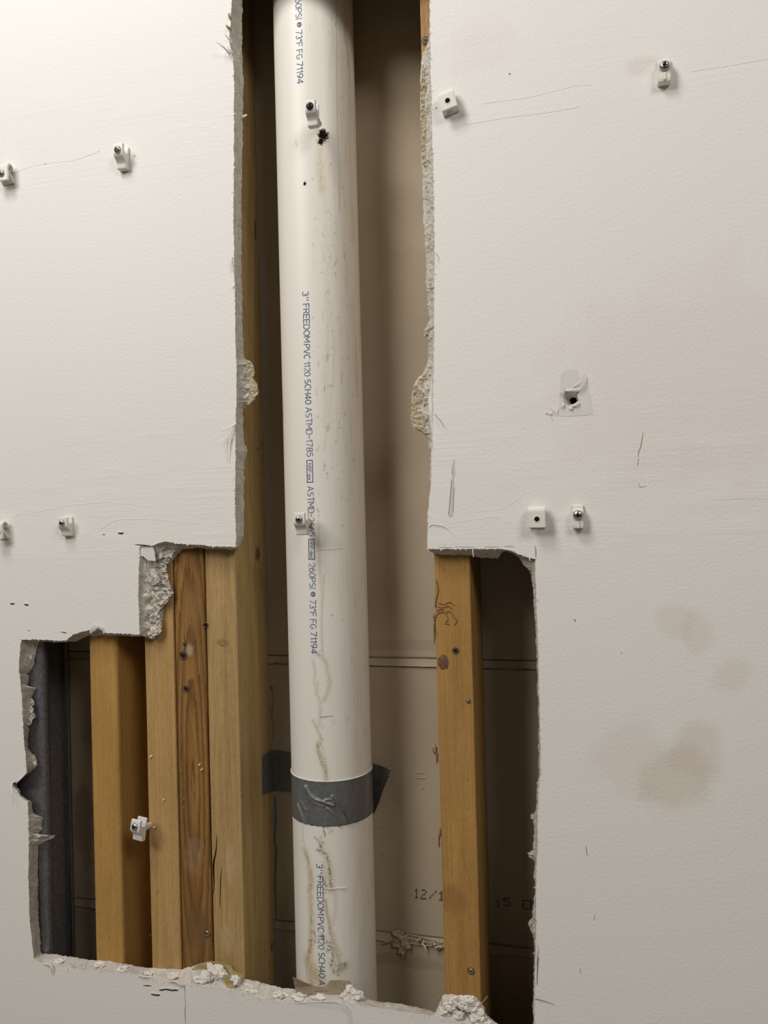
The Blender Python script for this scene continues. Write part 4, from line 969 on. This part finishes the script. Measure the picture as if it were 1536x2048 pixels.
curl([(590,2006,0),(640,2003,-.003),(675,2004,-.004),(690,2015,-.004),(698,2030,-.003),(700,2048,-.002)], [.0006, .0009, .0010, .0012, .0008, .0005], 'papr')
curl([(86,1928,0),(100,1930,-.002),(104,1938,-.003),(103,1948,-.001)], [.003, .004, .002, .0006])
curl([(275,1950,0),(285,1953,-.002),(298,1955,-.001)], [.001, .003, .001])
curl([(336,1965,0),(350,1963,-.002),(362,1970,-.002),(368,1974,0)], [.001, .003, .003, .001])
curl([(880,1995,.002),(872,1990,.001)], [.0006, .0004], 'flap'); curl([(962,2008,.004),(976,1992,.002)], [.0008, .0006], 'goo')
curl([(1070,1998,0),(1078,1999,-.001),(1092,2003,-.0005),(1110,2010,0)], [.0008, .0008, .0005, .0003], 'shade')
curl([(1072,1880,0),(1074,1900,-.001),(1072,1930,-.001)], [.0012, .002, .0006]); curl([(1077,1915,-.0003),(1075,1935,-.0003),(1074,1970,-.0003)], [.0006, .001, .0004], 'shade')
# slits and nicks cut in the paint
def nick(x0, y0, x1, y1, w, flap=True):
    wp('nick', ribbon([at(x0, y0, -.0002), at((x0+x1)/2, (y0+y1)/2, -.0002), at(x1, y1, -.0002)], [w*.3, w, w*.3], th=.00015), 'dark' if w > .0008 else 'shade')
    if flap: wp('nick_lip', ribbon([at(x0, y0-3, -.0004), at((x0+x1)/2, (y0+y1)/2-3, -.0012), at(x1, y1-3, -.0004)], [w*.4, w*1.4, w*.4], th=.0003), 'papr')
for a in ((236,1067,247,1067,.0016),(205,1069,210,1069,.001),(20,1208,29,1208,.0014),(48,1209,57,1211,.0015),(122,1264,134,1266,.0011),(286,1971,303,1972,.0012),(318,1981,332,1979,.0014),(330,1979,356,1981,.0022),(302,1989,320,1991,.0020),(270,1089,302,1092,.0014)): nick(*a, flap=a[4] > .0013 and a[0] != 270)
for a in ((54,1260,60,1262,.0008),(1242,1305,1243,1306,.001),(1018,146,1021,149,.001),(1148,1238,1151,1243,.0009),(871,218,875,214,.0008),(90,328,92,328,.0009),(268,312,270,312,.0009)): nick(*a, flap=False)
for a in ((876,1095,905,1095),(910,1094,950,1094),(968,1094,1000,1094),(1008,1093,1028,1093)):
    wp('pencil_mark', ribbon([at(a[0], a[1], -.0001), at((a[0]+a[2])/2, a[1], -.0001), at(a[2], a[3], -.0001)], [.0003, .0006, .0003], th=.0001), 'pencil')
for pts, w, mt in (([(1172,1692),(1173,1702),(1175,1712)], .0009, 'pencil'), ([(1190,1830),(1188,1842)], .0006, 'pencil'), ([(1160,1937),(1161,1948)], .0006, 'pencil'),
                   ([(1286,864),(1284,880),(1281,895),(1277,905),(1277,914)], .0009, 'red'), ([(1277,918),(1275,932)], .0008, 'red'), ([(1278,966),(1280,974),(1292,972)], .0006, 'red')):
    wp('pencil_mark' if mt == 'pencil' else 'crayon_mark', ribbon([at(x, y, -.0001) for x, y in pts], [w*.4]+[w]*(len(pts)-2)+[w*.4] if len(pts) > 2 else [w, w*.5], th=.00012), mt)
# vertical crack in the paint under the opening
wp('joint_crack', ribbon([at(x, y, -.0001) for x, y in ((369,1971),(370,1990),(371,2010),(370,2022),(371,2048),(372,2090),(373,2150))], [.0009, .0004, .0005, .0009, .0004, .0004, .0004], th=.00012), 'shade')
# long gouge near the right edge
for pts, ws, mt in (([(908,918),(907,928),(907,948),(906,956)], [.0003, .0024, .0034, .0012], 'gouge'), ([(906,955),(906,966),(905,975),(904,990),(903,1005),(902,1020),(901,1030),(901,1034)], [.0016, .0026, .0030, .0042, .0048, .0052, .0050, .0020], 'gouge'),
                    ([(905,930),(904,948)], [.0002, .0005], 'shade'), ([(903,958),(902,974),(900,996),(899,1015),(897,1028)], [.0002, .0005, .0005, .0004, .0007], 'shade'), ([(909,975),(907,1000),(906,1025)], [.0002, .0003, .0003], 'shade')):
    wp('gouge', ribbon([at(x, y, -.0001 if mt == 'gouge' else -.00025) for x, y in pts], ws, th=.00012), mt)
# raised ridges left by the filling knife
for pts, w in (([(965,208),(1020,200),(1060,194),(1110,182),(1150,172),(1185,170)], .0012), ([(930,250),(1010,236),(1090,226),(1160,214)], .0009), ([(20,350),(60,334),(100,326),(150,320),(200,302)], .0012), ([(870,1055),(930,1042),(985,1035),(1010,1042),(1030,1052)], .0008),
               ([(960,1022),(1000,1018),(1030,1002),(1048,988),(1068,982)], .0009), ([(30,1032),(90,1020),(150,1010),(220,1004),(300,1014)], .0010), ([(200,1060),(230,1042),(260,1038),(330,1040),(400,1048)], .0009), ([(1380,144),(1430,136),(1480,128),(1535,118)], .0009), ([(1440,1000),(1490,996),(1540,998)], .0009)):
    wp('filler_ridge', ribbon([at(x, y, .00005) for x, y in pts], [w*.3]+[w]*(len(pts)-2)+[w*.3], th=.00028), 'paint')
curl([(858,1055,0),(865,1049,-.001),(885,1052,-.001),(900,1062,0),(912,1073,0)], [.0004, .0008, .0006, .0004, .0003], 'papr', .0003)
# bare filler patch and ragged paper round the anchor hole
_o = [at(x, y, -.0002) for x, y in [(1124,745),(1136,740),(1154,738),(1158,757),(1172,748),(1180,790),(1186,828),(1170,831),(1120,833),(1117,830),(1119,800),(1121,762)]]
_h = [Vector((p.x, -.0002, p.z)) for p in F2]; _p = [_o, _h]
wp('bare_patch', pyd([p for q in _p for p in q], [t for t in tessellate_polygon([[Vector((p.x, p.z, 0)) for p in q] for q in _p])]), 'patch')
# cut the patch over the hole: dark well, plug bore and torn lips
for pts, ws in (([(1128,795,-.0005),(1127,786,-.003),(1128,777,-.004)], [.002, .003, .0026]), ([(1130,781,-.0004),(1145,780,-.002),(1162,777,-.003),(1168,763,-.003),(1172,752,-.002)], [.0016, .0024, .0018, .0012, .0008]),
                ([(1146,775,-.001),(1156,768,-.002),(1166,761,-.003)], [.0008, .0014, .0008]), ([(1162,777,-.001),(1164,768,-.002)], [.0018, .001]), ([(1140,811,-.0004),(1150,810,-.002),(1158,803,-.002)], [.001, .0032, .002]),
                ([(1128,806,0),(1126,812,-.002),(1123,816,-.001)], [.002, .0016, .0006]), ([(1138,815,0),(1142,817,-.002),(1146,814,-.001)], [.0014, .002, .001]),
                ([(1100,830,0),(1106,825,-.002),(1109,820,-.003)], [.0008, .0014, .001]), ([(1090,826,0),(1100,827,-.002)], [.0012, .0006]), ([(1101,816,0),(1108,822,-.001)], [.0006, .0008]), ([(1103,832,0),(1105,840,-.001)], [.0005, .0003]), ([(1117,818,0),(1114,828,-.001)], [.0006, .0006])):
    curl(pts, ws)
# small pale paper strip at the lower left edge
wp('paper_edge_strip', ribbon([at(x, y, .003) for x, y in ((65,1905),(66,1880),(63,1862))], [.004, .003, .002], th=.0006), 'papr')
# torn dark strip where the far board meets the stud
ptsn = [(546,1372),(549,1400),(546,1430),(550,1455),(547,1480)]
obj('torn_paper_strip', ribbon([at(x-1, y, BK-.0015) for x, y in ptsn], [.001, .003, .0016, .0028, .001], th=.0006), M['flap'], back)
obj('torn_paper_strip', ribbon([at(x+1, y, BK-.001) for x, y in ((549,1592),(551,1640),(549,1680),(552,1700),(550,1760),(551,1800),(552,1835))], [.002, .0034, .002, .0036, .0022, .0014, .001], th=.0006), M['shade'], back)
# crumbs scattered on studs and ledges
vs, fs = [], []
def crumb(c, r):
    b = len(vs)
    for d in ((1,0,0),(-1,0,0),(0,1,0),(0,-1,0),(0,0,1),(0,0,-1)): vs.append(c+Vector(d)*r*random.uniform(.6, 1.3))
    for f in ((0,2,4),(2,1,4),(1,3,4),(3,0,4),(2,0,5),(1,2,5),(3,1,5),(0,3,5)): fs.append(tuple(b+i for i in f))
for _ in range(300):
    a = random.choice(((296,345,1300,1920),(296,345,1440,1760),(356,412,1520,1800),(420,482,1300,1900),(466,484,1200,1900),(186,236,1400,1900),(882,950,1150,1960))[:7])
    x, y = random.uniform(a[0], a[1]), random.uniform(a[2], a[3])
    crumb(at(x, y, T+.0001), random.choice((.00015, .0002, .0003, .0005)))
for x, y in ((336,1218),(301,1514),(302,1513),(327,1600),(403,1540),(398,1530),(308,1655)): 
    crumb(at(x, y, T-.0003), .0014); crumb(at(x+2, y-2, T-.0002), .001)
o = obj('plaster_crumbs', pyd(vs, fs), M['papr'], kind='stuff'); o['label'] = 'tiny pale plaster crumbs scattered over the faces of the wooden studs'; o['category'] = 'debris'
